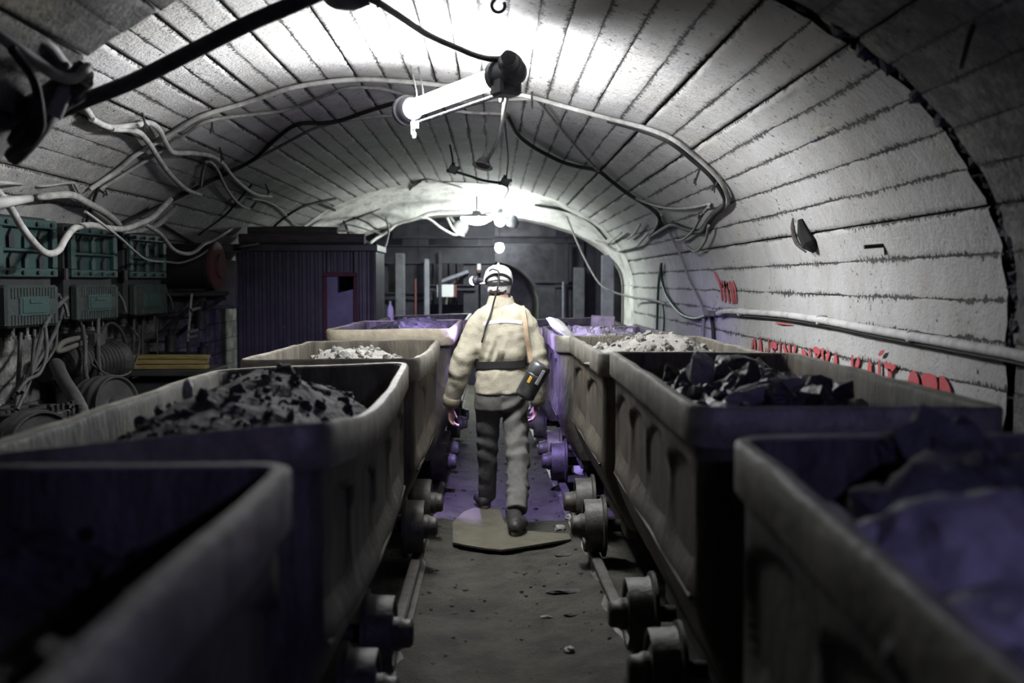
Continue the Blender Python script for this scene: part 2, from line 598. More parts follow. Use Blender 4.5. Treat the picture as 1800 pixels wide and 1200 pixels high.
# ------------------------------------------------------------------ the drift: profile of the lining
XR, XL, ZS = 2.02, -3.22, 1.58          # walls and springing height
EC, EA, EB = -0.60, 2.62, 1.51          # elliptical vault
Y0, Y1, Y2, Y3, Y4 = -1.6, 4.42, 8.25, 12.4, 16.5
SEC1 = [(-0.35, 3.03), (-0.75, 2.92), (-1.14, 2.74), (-1.58, 2.47), (-1.84, 2.15), (-1.96, 1.85), (-2.0, 1.55), (-2.0, 0.8), (-2.0, -0.05)]


def crom(pts, m=6):
    q = []
    for i in range(len(pts) - 1):
        a, b = Vector(pts[i]), Vector(pts[i + 1])
        p = Vector(pts[i - 1]) if i else a * 2 - b
        c = Vector(pts[i + 2]) if i + 2 < len(pts) else b * 2 - a
        for k in range(m):
            t = k / m
            q.append(0.5 * ((2 * a) + (b - p) * t + (2 * p - 5 * a + 4 * b - c) * t * t + (3 * a - p - 3 * b + c) * t ** 3))
    q.append(Vector(pts[-1]))
    return q


def profile(sec, grow=0.0):
    """points (x, z) from the foot of the right wall over the crown to the foot of the left wall"""
    pts = []
    k = 20
    for i in range(k):
        pts.append(Vector((XR + grow, -0.05 + (ZS + 0.05) * i / k)))
    n = 96
    for i in range(n + 1):
        t = PI * i / n
        x, z = EC + (EA + grow) * math.cos(t), ZS + (EB + grow) * math.sin(t)
        if sec == 1 and x < -0.3:
            break
        pts.append(Vector((x, z)))
    if sec == 1:
        cx = Vector((-0.5, 1.4))
        for p in crom(SEC1)[1:]:
            pts.append(p + (p - cx).normalized() * grow)
    else:
        for i in range(1, k + 1):
            pts.append(Vector((XL - grow, ZS - (ZS + 0.05) * i / k)))
    return pts


def halfspan(x, z):
    return True


SEC1_POLY = crom(SEC1)


def inside(x, y, z):
    if z <= ZS:
        if x > XR or x < XL:
            return False
    elif ((x - EC) / EA) ** 2 + ((z - ZS) / EB) ** 2 > 1:
        return False
    if y < Y1 and x < -0.35:
        for a, b in zip(SEC1_POLY[:-1], SEC1_POLY[1:]):
            if b.y <= z <= a.y:
                t = (z - b.y) / max(a.y - b.y, 1e-6)
                return x > b.x + (a.x - b.x) * t
        return z < 3.0
    return True


def onv(px, py, off=0.03):
    """point of the lining seen at that pixel, drawn back from the surface by off"""
    o = Vector((0, 0, CAM_H))
    d = P(px, py, 1.0) - o
    t = 1.2
    while t < 17.2:
        p = o + d * t
        if not inside(p.x, p.y, p.z):
            break
        t += 0.02
    p = o + d * t
    # towards the axis of the drift
    c = Vector((min(max(p.x, -2.0), 1.2), p.y, min(p.z, 1.6)))
    n = (c - p)
    if n.length > 1e-4:
        p = p + n.normalized() * off
    return p


# ------------------------------------------------------------------ structure: lining of concrete boards
def backing(name, pick):
    mb = MB()
    for sec, ya, yb, g in ((1, Y0, Y1 - .03, 0.045), (2, Y1 - .03, Y2, 0.05), (3, Y2, Y3, 0.05), (4, Y3, Y4, 0.05)):
        pf = profile(sec, g)
        pp = [p for p in pf if pick(p)]
        n = len(pp)
        vs = [(p.x, ya, p.y) for p in pp] + [(p.x, yb, p.y) for p in pp]
        # outer skin, so that the lining has thickness
        cen = Vector((-0.5, 1.2))
        out = [p + (p - cen).normalized() * 0.25 for p in pp]
        vs += [(p.x, ya, p.y) for p in out] + [(p.x, yb, p.y) for p in out]
        fs = []
        for i in range(n - 1):
            fs.append((i, i + 1, n + i + 1, n + i))
            fs.append((2 * n + i + 1, 2 * n + i, 3 * n + i, 3 * n + i + 1))
            fs.append((i + 1, i, 2 * n + i, 2 * n + i + 1))
            fs.append((n + i, n + i + 1, 3 * n + i + 1, 3 * n + i))
        mb.add(vs, fs)
    return mb.build(name, M['backing'], None, 30, base=(0, 0, 0))


wall_right = tag(backing('wall_right', lambda p: p.x > 0 and p.y <= ZS + .04), kind='structure', label='whitewashed concrete wall of long cast boards on the right')
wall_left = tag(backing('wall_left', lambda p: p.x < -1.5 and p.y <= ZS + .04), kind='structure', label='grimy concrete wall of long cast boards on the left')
ceiling = tag(backing('ceiling', lambda p: p.y > ZS - .04), kind='structure', label='white vaulted concrete roof of long cast boards')


def board(sec, sub, w, ya, yb, parent, jit, seed, deep):
    """one cast board: sub = [(x, z, d)], d the distance from the nearer joint"""
    nu = max(6, int((yb - ya) / 0.16))
    nc = len(sub)
    vs, uvs = [], []
    for i in range(nu + 1):
        y = ya + (yb - ya) * i / nu
        for j, (p, nrm, tg, d) in enumerate(sub):
            e = 0.0
            yy = y
            if i == 0 or i == nu:
                yy += (0.05 if yb < 5 or (i == 0 and ya < 5) else .004) * noise.noise(Vector((p.x * 9, p.y * 9, seed * .1 + i)))
            h = jit + 0.007 * noise.noise(Vector((p.x * 2.2, y * 1.4, p.y * 2.2 + 7))) + 0.004 * noise.noise(Vector((p.x * 8, y * 7, p.y * 8)))
            side = 0.0
            if j == 0 or j == nc - 1:
                h -= deep[0 if j == 0 else 1]
                side = 0.005 * noise.noise(Vector((y * 11, seed * 1.3, j)))
            q = p + nrm * h + tg * side
            vs.append(Vector((q.x, yy, q.y)))
            uvs.append((y + seed * 3.7, d))
    fs = []
    for i in range(nu):
        for j in range(nc - 1):
            a = i * nc + j
            fs.append((a, a + 1, a + nc + 1, a + nc))
    me = bpy.data.meshes.new('board')
    me.from_pydata([tuple(v) for v in vs], [], fs)
    uv = me.uv_layers.new(name='UVMap')
    for l in me.loops:
        uv.data[l.index].uv = uvs[l.vertex_index]
    me.polygons.foreach_set('use_smooth', [True] * len(me.polygons))
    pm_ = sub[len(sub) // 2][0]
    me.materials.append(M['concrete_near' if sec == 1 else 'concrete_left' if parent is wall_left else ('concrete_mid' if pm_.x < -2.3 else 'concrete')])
    me.update()
    o = bpy.data.objects.new('board', me)
    COL.objects.link(o)
    o.parent = parent
    return o


def line_section(sec, ya, yb, grow, seed):
    rnd = random.Random(seed)
    pf = profile(sec, grow)
    cum = [0.0]
    for a, b in zip(pf[:-1], pf[1:]):
        cum.append(cum[-1] + (b - a).length)
    total = cum[-1]

    def at(s):
        s = min(max(s, 0), total)
        for i in range(len(cum) - 1):
            if s <= cum[i + 1]:
                t = (s - cum[i]) / max(cum[i + 1] - cum[i], 1e-9)
                p = pf[i].lerp(pf[i + 1], t)
                tg = (pf[i + 1] - pf[i]).normalized()
                return p, Vector((-tg.y, tg.x)), tg
        return pf[-1], Vector((1, 0)), Vector((0, -1))
    s = 0.0
    k = 0
    nxt = (.001, .003)
    while s < total - 0.05:
        w = rnd.uniform(0.155, 0.20)
        ends = nxt
        low = at(s + w)[0].y < ZS + .15
        nxt = rnd.choice(((0.0005, .002), (0.0005, .002), (0.001, .003), (.001, .004), (0.004, .016), (0.007, .02))) if not low else rnd.choice(((0.0005, .001), (0.0005, .002), (.001, .003), (.001, .006)))
        if total - s - w < 0.1:
            w = total - s
        sub = []
        w0, w1 = s + ends[0] / 2, s + w - nxt[0] / 2
        for d, f in ((0, 0), (0.008, None), (0.035, None), (0.5, 0.5), (0.035, None), (0.008, None), (0, 1)):
            i = len(sub)
            if f is not None:
                ss = w0 + (w1 - w0) * f
                dd = d if f in (0, 1) else (w1 - w0) / 2
            else:
                ss = w0 + d if i < 3 else w1 - d
                dd = d
            p, nr, tg = at(ss)
            sub.append((p, nr, tg, dd))
        pm = at(s + w / 2)[0]
        par = ceiling if pm.y > ZS else (wall_right if pm.x > 0 else wall_left)
        board(sec, sub, w, ya, yb, par, rnd.uniform(-0.003, 0.004), seed * 100 + k, (ends[1], nxt[1]))
        s += w
        k += 1


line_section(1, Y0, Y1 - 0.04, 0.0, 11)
line_section(2, Y1 + 0.04, Y2 - 0.002, 0.0, 11)
line_section(3, Y2 + 0.002, Y3 - 0.002, 0.0, 11)
line_section(4, Y3 + 0.002, Y4, 0.0, 11)

# floor of trodden dust
mb = MB()
nx, ny = 96, 330
xs = [-3.35 + 5.5 * i / nx for i in range(nx + 1)]
ys = [-1.6 + 25.6 * (j / ny) ** 1.25 for j in range(ny + 1)]


def ground_z(x, y):
    z = 0.022 * noise.noise(Vector((x * 1.1, y * .8, 0))) + 0.012 * noise.noise(Vector((x * 5, y * 5, 3))) + 0.008 * noise.noise(Vector((x * 14, y * 14, 5)))
    mid = abs(x - 0.07)
    z += -0.012 + 0.05 * max(0, min(1, (mid - 0.30) / 0.2)) * (0.6 + 0.6 * noise.noise(Vector((x * 2, y * 2.3, 9))))
    return z


vs = [(x, y, ground_z(x, y)) for y in ys for x in xs]
fs = [(j * (nx + 1) + i, j * (nx + 1) + i + 1, (j + 1) * (nx + 1) + i + 1, (j + 1) * (nx + 1) + i) for j in range(ny) for i in range(nx)]
mb.add(vs, fs)
tag(mb.build('floor', M['ground'], None, 60, base=(0, 0, 0)), 'dark trodden floor of coal dust between the two tracks', kind='structure')

# rounded concrete brow where the vault narrows to the shaft
mb = MB()
prof = []
for k in range(9):
    t = k / 8
    prof.append((Y4 - 0.02 + 0.95 * math.sin(t * PI / 2) ** 1.2, 1 - math.cos(t * PI / 2)))
prof.append((Y4 + 1.5, 1.0))
n = 72
vs = []
for y, f in prof:
    for i in range(n + 1):
        t = PI * i / n
        ox, oz = EC + EA * math.cos(t), ZS + EB * math.sin(t)
        ix, iz = -0.36 + 2.38 * math.cos(t), ZS + 1.10 * math.sin(t)
        q = Vector((ox + (ix - ox) * f, y, oz + (iz - oz) * f))
        q += Vector((0, 0.03 * noise.noise(q * 2.2), 0.03 * noise.noise(q * 2.7 + Vector((5, 0, 0)))))
        vs.append(q)
fs = []
for k in range(len(prof) - 1):
    for i in range(n):
        fs.append((k * (n + 1) + i, k * (n + 1) + i + 1, (k + 1) * (n + 1) + i + 1, (k + 1) * (n + 1) + i))
mb.add(vs, fs)
tag(mb.build('trim_1', M['plaster'], None, 50, base=(0, 0, 0)), 'thick plastered arch brow at the shaft end of the drift', kind='structure')
# side cheeks under the brow
mb = MB()
mb.box((2.12, 17.2, .79), (0.2, 1.5, 1.6))
mb.box((-2.96, 17.2, .79), (0.5, 1.5, 1.6))
tag(mb.build('trim_2', M['plaster'], None, 0), 'concrete cheeks carrying the arch brow', kind='structure')

# shaft chamber and the drift beyond it
YB = 20.6
mb = MB()
mb.box((-3.6, 19.3, 1.7), (0.2, 2.8, 3.6))
mb.box((3.0, 19.3, 1.7), (0.2, 2.8, 3.6))
tag(mb.build('wall_shaft', M['plaster_dark'], None, 0), 'dark side walls of the shaft chamber', kind='structure')
mb = MB()
mb.box((-0.3, 19.3, 3.75), (6.8, 2.8, 0.3))
tag(mb.build('ceiling_shaft', M['plaster_dark'], None, 0), 'dark roof of the shaft chamber', kind='structure')
mb = MB()
AX, AR, AZ = -0.03, 0.85, 1.16        # far arch


def archpt(t, r):
    return AX + r * math.cos(t), AZ + r * math.sin(t)


n = 32
vs, fs = [], []
for i in range(n + 1):
    t = PI * i / n
    x, z = archpt(t, AR)
    c, s = math.cos(t), math.sin(t)
    kx = 3.6 / max(abs(c), 1e-3)
    kz = 2.5 / max(s, 1e-3)
    k = min(kx, kz)
    vs += [(x, YB, z), (AX + k * c, YB, AZ + k * s)]
for i in range(n):
    a = 2 * i
    fs.append((a, a + 1, a + 3, a + 2))
b0 = len(vs)
vs += [(AX + AR, YB, AZ), (AX + 3.6, YB, AZ), (AX + 3.6, YB, -.1), (AX + AR, YB, -.1), (AX - AR, YB, AZ), (AX - 3.6, YB, AZ), (AX - 3.6, YB, -.1), (AX - AR, YB, -.1)]
fs += [(b0, b0 + 1, b0 + 2, b0 + 3), (b0 + 4, b0 + 7, b0 + 6, b0 + 5)]
mb.add(vs, fs)
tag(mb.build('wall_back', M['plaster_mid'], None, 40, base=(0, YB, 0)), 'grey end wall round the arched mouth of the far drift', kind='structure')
mb = MB()
# the far drift itself
prof = [(AX + AR, -.1)] + [archpt(PI * i / n, AR) for i in range(n + 1)] + [(AX - AR, -.1)]
m = len(prof)
vs, fs = [], []
ysf = [YB + 0.0 + 0.5 * k for k in range(9)]
for y in ysf:
    for x, z in prof:
        q = Vector((x, y, z))
        vs.append((x + .05 * noise.noise(q * 2.5), y, z + .05 * noise.noise(q * 2.5 + Vector((9, 0, 0)))))
for k in range(len(ysf) - 1):
    for i in range(m - 1):
        fs.append((k * m + i, k * m + i + 1, (k + 1) * m + i + 1, (k + 1) * m + i))
fs.append(tuple((len(ysf) - 1) * m + i for i in range(m)))
mb.add(vs, fs)
tag(mb.build('wall_far_drift', M['plaster'], None, 40, base=(0, YB, 0)), 'whitewashed lining of the far drift', kind='structure')

# ------------------------------------------------------------------ rails


def xcl(y):
    return -0.89


def xcr(y):
    return 1.16 - 0.0207 * y


def rail(fx, label):
    mb = MB()
    sec = [(-.045, 0.0), (.045, 0.0), (.045, .012), (.009, .03), (.009, .068), (.028, .078), (.028, .095), (.02, .102), (-.02, .102), (-.028, .095), (-.028, .078), (-.009, .068), (-.009, .03), (-.045, .012)]
    ysr = [-1.4 + 0.5 * i for i in range(40)]
    vs, fs = [], []
    for y in ysr:
        for x, z in sec:
            vs.append((fx(y) + x, y, z))
    m = len(sec)
    for k in range(len(ysr) - 1):
        for i in range(m):
            j = (i + 1) % m
            fs.append((k * m + i, k * m + j, (k + 1) * m + j, (k + 1) * m + i))
    fs.append(tuple(range(m - 1, -1, -1)))
    fs.append(tuple((len(ysr) - 1) * m + i for i in range(m)))
    mb.add(vs, fs)
    tag(mb.build('steel_rail', M['rail'], None, 30), label, 'rail', 'track rails')


rail(lambda y: xcl(y) + .45, 'dull steel rail along the left edge of the walkway')
rail(lambda y: xcr(y) - .45, 'dull steel rail along the right edge of the walkway')
rail(lambda y: xcl(y) - .45, 'steel rail hidden under the far side of the left wagons')
rail(lambda y: xcr(y) + .45, 'steel rail under the wall side of the right wagons')

# ------------------------------------------------------------------ mine wagons


def rrect(hx, hy, r, nl=26, ns=12, nc=4):
    """ring anticlockwise from the near right corner; returns (x, y, side, t)"""
    pts = []
    def arc(cx, cy, a0):
        for k in range(nc + 1):
            a = a0 + PI / 2 * k / nc
            pts.append((cx + r * math.cos(a), cy + r * math.sin(a), 'c', 0))
    # right long side, near to far
    for k in range(1, nl):
        pts.append((hx, -hy + r + (2 * hy - 2 * r) * k / nl, 'r', k / nl))
    arc(hx - r, hy - r, 0)
    for k in range(1, ns):
        pts.append((hx - r - (2 * hx - 2 * r) * k / ns, hy, 'f', k / ns))
    arc(-hx + r, hy - r, PI / 2)
    for k in range(1, nl):
        pts.append((-hx, hy - r - (2 * hy - 2 * r) * k / nl, 'l', 1 - k / nl))
    arc(-hx + r, -hy + r, PI)
    for k in range(1, ns):
        pts.append((-hx + r + (2 * hx - 2 * r) * k / ns, -hy, 'n', k / ns))
    arc(hx - r, -hy + r, 1.5 * PI)
    return pts


def wheel_mesh(side):
    """flanged wheel, outer face towards side (+1 = +x); centre at the tread plane, axis x"""
    mb = MB()
    s = side
    prof = [(0.03, 0.055), (0.075, 0.05), (0.115, 0.03), (0.128, 0.052), (0.147, 0.055), (0.15, 0.05), (0.152, -0.035), (0.157, -0.045), (0.177, -0.05), (0.178, -0.066), (0.165, -0.07), (0.06, -0.065), (0.03, -0.07)]
    mb.lathe((0, 0, 0), (s, 0, 0), prof, 28)
    me = mb.build('wheel', M['wheel'], None, 35, base=(0, 0, 0))
    d = me.data
    bpy.data.objects.remove(me)
    hb = MB()
    hb.lathe((0, 0, 0), (s, 0, 0), [(0.066, 0.02), (0.068, 0.075), (0.058, 0.09), (0.056, 0.118), (0.045, 0.128), (0.02, 0.13)], 20)
    h = hb.build('hub', M['wheel'], None, 35, base=(0, 0, 0))
    hd = h.data
    bpy.data.objects.remove(h)
    return d, hd


WH = {1: wheel_mesh(1), -1: wheel_mesh(-1)}
ZB = 0.36


def wagon(x0, x1, y0, y1, zc, label, wx, body_mat, rim_mat, seed, sag=0.0, recess=4, wb=0.70, rimfront=None):
    """zc = rim heights (near left, near right, far left, far right); wx = centre of the wheels; sag of the walkway-side rim"""
    cx, cy = (x0 + x1) / 2, (y0 + y1) / 2
    HX, HY = (x1 - x0) / 2, (y1 - y0) / 2
    root = thing('mine_wagon', (cx, cy, 0), label, 'wagon', 'loaded mine wagons')

    def top(x, y):
        u, v = (x + HX) / (2 * HX), (y + HY) / (2 * HY)
        z = (zc[0] * (1 - u) + zc[1] * u) * (1 - v) + (zc[2] * (1 - u) + zc[3] * u) * v
        inner = u if cx < 0 else 1 - u
        z -= sag * max(0, inner) ** 3 * math.sin(PI * v)
        z += 0.007 * noise.noise(Vector((x * 3 + seed, y * 3, 0)))
        return z

    rw = random.Random(seed)

    def skin(drop, inset, depth_on, z_rel=None):
        hx, hy = HX - 0.022 - inset[0], HY - 0.022 - inset[1]
        ring = []
        for x, y, sd, t in rrect(hx, hy, 0.065):
            zt = top(x, y)
            z = zt - drop
            q = Vector((x, y, z))
            dn = 0.010 * noise.noise(Vector((x * 2 + seed, y * 2.2, z * 3))) * depth_on
            dx = dy = 0
            if sd in 'lr':
                rec = 0.0
                if recess and 0.17 < drop < 0.54:
                    f = t * recess
                    c = abs((f % 1.0) - 0.5) * 2          # 0 at a window's middle
                    wtop = 0.185 + 0.09 * c ** 2.5
                    a = max(0, min(1, (drop - wtop) / 0.03))
                    bt = max(0, min(1, (0.54 - drop) / 0.26))
                    rec = 0.062 * a * bt * max(0, min(1, (0.88 - c) / 0.22))
                g = 1 if sd == 'r' else -1
                dx = g * (dn - rec * depth_on)
                dx += g * 0.014 * math.exp(-((drop - 0.55) / 0.06) ** 2) * depth_on
            elif sd in 'fn':
                dy = (1 if sd == 'f' else -1) * dn
            ring.append(Vector((cx + x + dx, cy + y + dy, z)))
        return ring

    H = sum(zc) / 4 - ZB
    rings = []
    # inside, from the load level up to the rim, over it, down the outside
    for d in (0.5, 0.36, 0.24, 0.12, 0.015):
        rings.append(skin(d, (0.016, 0.016), 0.0))
    rings.append(skin(0.0, (0.012, 0.012), 0.0))
    rings.append(skin(0.0, (0.0, 0.0), 0.0))
    dr = 0.03
    while dr < 0.57:
        rings.append(skin(dr, (0, 0), 1.0))
        dr += 0.028
    for k in range(1, 7):
        f = k / 6
        rings.append(skin(0.57 + (H - 0.57) * f, (0.15 * f ** 1.35, 0.05 * f), 0.6))
    n = len(rings[0])
    mb = MB()
    vs = [p for r in rings for p in r]
    fs = []
    for k in range(len(rings) - 1):
        for i in range(n):
            j = (i + 1) % n
            fs.append((k * n + j, k * n + i, k * n + n + i, k * n + n + j))
    fs.append(tuple(range(n)))
    fs.append(tuple((len(rings) - 1) * n + i for i in reversed(range(n))))
    mb.add(vs, fs)
    body = mb.build('tub_body', body_mat, root, 38)
    # seam along the break of the hull
    mb = MB()
    for s in (-1, 1):
        pts = []
        for k in range(11):
            y = -HY + .12 + (2 * HY - .24) * k / 10
            x = s * (HX - 0.018)
            pts.append((cx + x, cy + y, top(x, y) - 0.572))
        mb.tube(pts, 0.009, 6)
    mb.build('hull_seam', body_mat, body, 40)
    # rim band
    mb = MB()
    sec = [(-0.006, 0.006), (0.018, 0.008), (0.026, -0.004), (0.026, -0.098), (0.018, -0.112), (-0.001, -0.114)]
    base = rrect(HX - 0.022, HY - 0.022, 0.065)
    outs = rrect(HX + 0.078, HY + 0.078, 0.165)
    vs, fs = [], []
    for (x, y, sd, t), (xo, yo, _, _) in zip(base, outs):
        d = Vector((xo - x, yo - y, 0))
        d = d.normalized()
        zt = top(x, y)
        wob = 0.006 * noise.noise(Vector((x * 4 + seed, y * 4, 5)))
        for o, h in sec:
            vs.append(Vector((cx + x, cy + y, zt + h)) + d * (o + wob + 0.002))
    m = len(sec)
    for i in range(len(base)):
        j = (i + 1) % len(base)
        for k in range(m):
            l = (k + 1) % m
            fs.append((i * m + l, i * m + k, j * m + k, j * m + l))
    mb.add(vs, fs)
    mb.build('rim_band', rim_mat, root, 38)
    # underframe, buffers, axles, wheels
    mb = MB()
    mb.bbox((wx, cy, 0.31), (0.40, 2 * HY - 0.10, 0.11), b=.012)
    mb.bbox((wx - .26, cy, 0.285), (0.07, 1.25, 0.10), b=.01)
    mb.bbox((wx + .26, cy, 0.285), (0.07, 1.25, 0.10), b=.01)
    mb.build('underframe', M['under'], root, 30)
    for e in (-1, 1):
        mb = MB()
        yb_ = cy + e * (HY - 0.05)
        mb.cyl((wx, yb_, 0.33), (wx, yb_ + e * 0.07, 0.33), 0.045, n=12)
        mb.cyl((wx, yb_ + e * 0.07, 0.33), (wx, yb_ + e * 0.095, 0.33), 0.085, n=18, bev=.006)
        mb.build('buffer', M['under'], root, 35)
    for e in (-1, 1):
        ay = cy + e * wb / 2
        mb = MB()
        mb.cyl((wx - 0.43, ay, 0.252), (wx + 0.43, ay, 0.252), 0.035, n=12)
        mb.build('axle', M['under'], root, 35)
        for s in (-1, 1):
            o = bpy.data.objects.new('wheel', WH[s][0])
            COL.objects.link(o)
            o.parent = root
            o.location = Vector((wx + s * 0.45, ay, 0.252)) - root.location
            h = bpy.data.objects.new('hub', WH[s][1])
            COL.objects.link(h)
            h.parent = o
    return root, cx, cy, HX, HY, top


def zz(*drops):
    return tuple(CAM_H - d for d in drops)


W = {}
W['R1'] = wagon(.53, 1.45, .22, 2.55, zz(.44, .44, .35, .35), 'dark mine wagon nearest on the right, heaped with bluish lumps', 1.12, M['steel'], M['rim'], 3)
W['R2'] = wagon(.566, 1.475, 3.2, 5.55, zz(.36, .365, .345, .355), 'second wagon of the right row, with arched pressings and black coal', 1.06, M['steel2'], M['rim'], 5)
W['R3'] = wagon(.53, 1.44, 5.68, 7.95, zz(.362, .385, .385, .385), 'third wagon of the right row, filled with grey spoil', 1.02, M['steel2'], M['rim'], 8, recess=2)
W['R4'] = wagon(.44, 1.34, 8.03, 10.3, zz(.39, .39, .41, .41), 'fourth wagon of the right row, with a pale slab on its corner', .95, M['steel'], M['rim'], 11, recess=3)
W['R5'] = wagon(.34, 1.24, 10.5, 12.7, zz(.43, .41, .43, .40), 'farthest wagon of the right row before the shaft', .90, M['steel'], M['rim'], 14, recess=3)
W['L1'] = wagon(-1.30, -.375, -.1, 2.16, zz(.35, .35, .35, .35), 'dark mine wagon nearest on the left, half full', -.90, M['steel'], M['rim'], 17)
W['L2'] = wagon(-1.345, -.41, 2.78, 5.5, zz(.44, .345, .43, .392), 'second wagon of the left row, with a bent rim and dark dusty coal', -.90, M['steel'], M['rim'], 19, sag=.09, wb=.66)
W['L3'] = wagon(-1.27, -.375, 5.65, 7.95, zz(.395, .385, .417, .405), 'third wagon of the left row, with pale gravelly spoil in it', -.90, M['steel2'], M['rim'], 22, sag=.02, recess=2)
W['L4'] = wagon(-1.19, -.285, 8.0, 10.3, zz(.345, .335, .36, .35), 'fourth wagon of the left row, with a clay-smeared buff rim', -.87, M['steel'], M['rim_buff'], 25, recess=3)
W['L5'] = wagon(-1.14, -.245, 10.5, 12.7, zz(.385, .36, .385, .36), 'farthest wagon of the left row beside the cabin', -.84, M['steel'], M['rim'], 28, recess=3)


c = P(153, 938, 2.118)
mb = MB()
mb.cyl(c, c + Vector((0, -.006, 0)), .014, n=14)
mb.build('hole_disc', M['backing_black'], W['L1'][0], 30)  # flat black disc painting the dark inside of a hole

# ------------------------------------------------------------------ loads


def load(key, name, label, cat, m, level, mound, lump, nl, seed, pk=(0.5, 0.5), sharp=1.6):
    """heap filling a wagon: level below the rim, mound above that, lumps strewn over it"""
    root, cx, cy, HX, HY, top = W[key]
    rnd = random.Random(seed)
    hx, hy = HX - 0.045, HY - 0.045
    gx, gy = 34, 70
    px_, py_ = (pk[0] * 2 - 1) * hx, (pk[1] * 2 - 1) * hy

    def hgt(x, y):
        d = math.sqrt(((x - px_) / (hx * 1.15)) ** 2 + ((y - py_) / (hy * 1.1)) ** 2)
        b = max(0.0, 1 - d ** sharp)
        z = top(0, 0) - level + mound * b
        z += 0.05 * noise.noise(Vector((x * 3.2 + seed, y * 3.2, 1))) + 0.025 * abs(noise.noise(Vector((x * 9, y * 9, seed)))) + 0.02 * noise.noise(Vector((x * 19, y * 19, seed)))
        # keep off the plates
        e = min(hx - abs(x), hy - abs(y))
        if e < 0.06:
            z = min(z, top(x, y) - 0.02)
        return z
    mb = MB()
    vs = []
    for j in range(gy + 1):
        for i in range(gx + 1):
            x, y = -hx + 2 * hx * i / gx, -hy + 2 * hy * j / gy
            vs.append((cx + x, cy + y, hgt(x, y)))
    fs = []
    for j in range(gy):
        for i in range(gx):
            a = j * (gx + 1) + i
            fs.append((a, a + 1, a + gx + 2, a + gx + 1))
    # skirt and underside down to just above the tub bottom
    edge = [i for i in range(gx + 1)] + [j * (gx + 1) + gx for j in range(1, gy + 1)] + [gy * (gx + 1) + i for i in range(gx - 1, -1, -1)] + [j * (gx + 1) for j in range(gy - 1, 0, -1)]
    zb = top(0, 0) - 0.47
    b = len(vs)
    for k in edge:
        vs.append((vs[k][0], vs[k][1], zb))
    ne = len(edge)
    for k in range(ne):
        l = (k + 1) % ne
        fs.append((edge[l], edge[k], b + k, b + l))
    fs.append(tuple(b + k for k in reversed(range(ne))))
    mb.add(vs, fs)
    for k in range(nl):
        x, y = rnd.uniform(-hx + .05, hx - .05), rnd.uniform(-hy + .05, hy - .05)
        s = lump * (0.35 + rnd.random() ** 3 * 1.3)
        r = (s * rnd.uniform(.7, 1.3), s * rnd.uniform(.7, 1.3), s * rnd.uniform(.5, .9))
        mb.rock((cx + x, cy + y, hgt(x, y) + s * .15), r, seed + k, 1 if s > 0.02 else 0, 0.5, Euler((rnd.random() * 6, rnd.random() * 6, rnd.random() * 6)).to_matrix())
    o = mb.build(name, m, None, 25)
    tag(o, label, cat, None, 'stuff')
    return hgt, cx, cy


LD = {}
LD['R1'] = load('R1', 'coal_heap', 'heap of bluish rough lumps in the nearest right wagon', 'coal', M['rubble'], .15, .15, .055, 170, 31, (.60, .80))
LD['R2'] = load('R2', 'coal_heap', 'black glossy coal in the second right wagon', 'coal', M['coal'], .20, .16, .045, 420, 32, (.55, .62))
LD['R3'] = load('R3', 'spoil_heap', 'grey spoil mound in the third right wagon', 'spoil', M['spoil'], .13, .18, .02, 420, 33, (.45, .5))
LD['R4'] = load('R4', 'spoil_heap', 'dull grey spoil in the fourth right wagon', 'spoil', M['spoil'], .10, .10, .025, 160, 34)
LD['R5'] = load('R5', 'coal_heap', 'coal in the farthest right wagon', 'coal', M['coal_dusty'], .12, .08, .03, 80, 35)
LD['L1'] = load('L1', 'coal_heap', 'dark coal lying low in the nearest left wagon', 'coal', M['coal_dusty'], .19, .10, .045, 140, 36, (.2, .75))
LD['L2'] = load('L2', 'coal_heap', 'dusty dark coal mound in the bent rimmed left wagon', 'coal', M['coal_dusty'], .22, .27, .018, 500, 37, (.50, .50))
LD['L3'] = load('L3', 'spoil_heap', 'pale gravelly spoil in the third left wagon', 'spoil', M['spoil'], .19, .17, .022, 420, 38, (.5, .5))
LD['L4'] = load('L4', 'coal_heap', 'flat brown black mound in the buff rimmed wagon', 'coal', M['coal_dusty'], .12, .16, .02, 120, 39, (.62, .6))
LD['L5'] = load('L5', 'coal_heap', 'coal in the farthest left wagon', 'coal', M['coal_dusty'], .12, .08, .03, 80, 40)


def lump(key, px, py, Y, r, m, label, rot, seed, lift=0.0, name='rock_lump', rough=.3, sub=2):
    hgt, cx, cy = LD[key]
    p = P(px, py, Y)
    z = hgt(p.x - cx, p.y - cy)
    mb = MB()
    mb.rock((p.x, p.y, z + r[2] * .45 + lift), r, seed, sub, rough, Euler([math.radians(a) for a in rot]).to_matrix())
    tag(mb.build(name, m, None, 30), label, 'rock')


lump('R2', 1232, 678, 4.55, (.05, .06, .085), M['shale'], 'upright striated grey lump on the black coal', (15, -18, 30), 1, .02)
lump('R2', 1345, 692, 4.1, (.15, .05, .045), M['shale'], 'long pale chunk lying across the black coal', (0, -12, 18), 2)
lump('R2', 1305, 700, 3.85, (.05, .04, .04), M['white_rock'], 'whitish broken lump on the black coal', (10, 0, 50), 3)
lump('R2', 1258, 706, 3.75, (.07, .03, .035), M['shale'], 'slanting pale splinter beside the front plate', (0, -25, 10), 4)
lump('R2', 1300, 668, 4.75, (.12, .09, .07), M['coal'], 'big black coal lump at the top of the heap', (0, 10, 20), 5)
lump('R1', 1500, 850, 1.95, (.045, .19, .05), M['shale'], 'long bluish slab lying along the nearest right rim', (8, 0, 8), 6, .03)
lump('R1', 1560, 900, 1.8, (.10, .09, .09), M['shale'], 'rounded bluish lump beside the long slab', (0, 20, 0), 7)
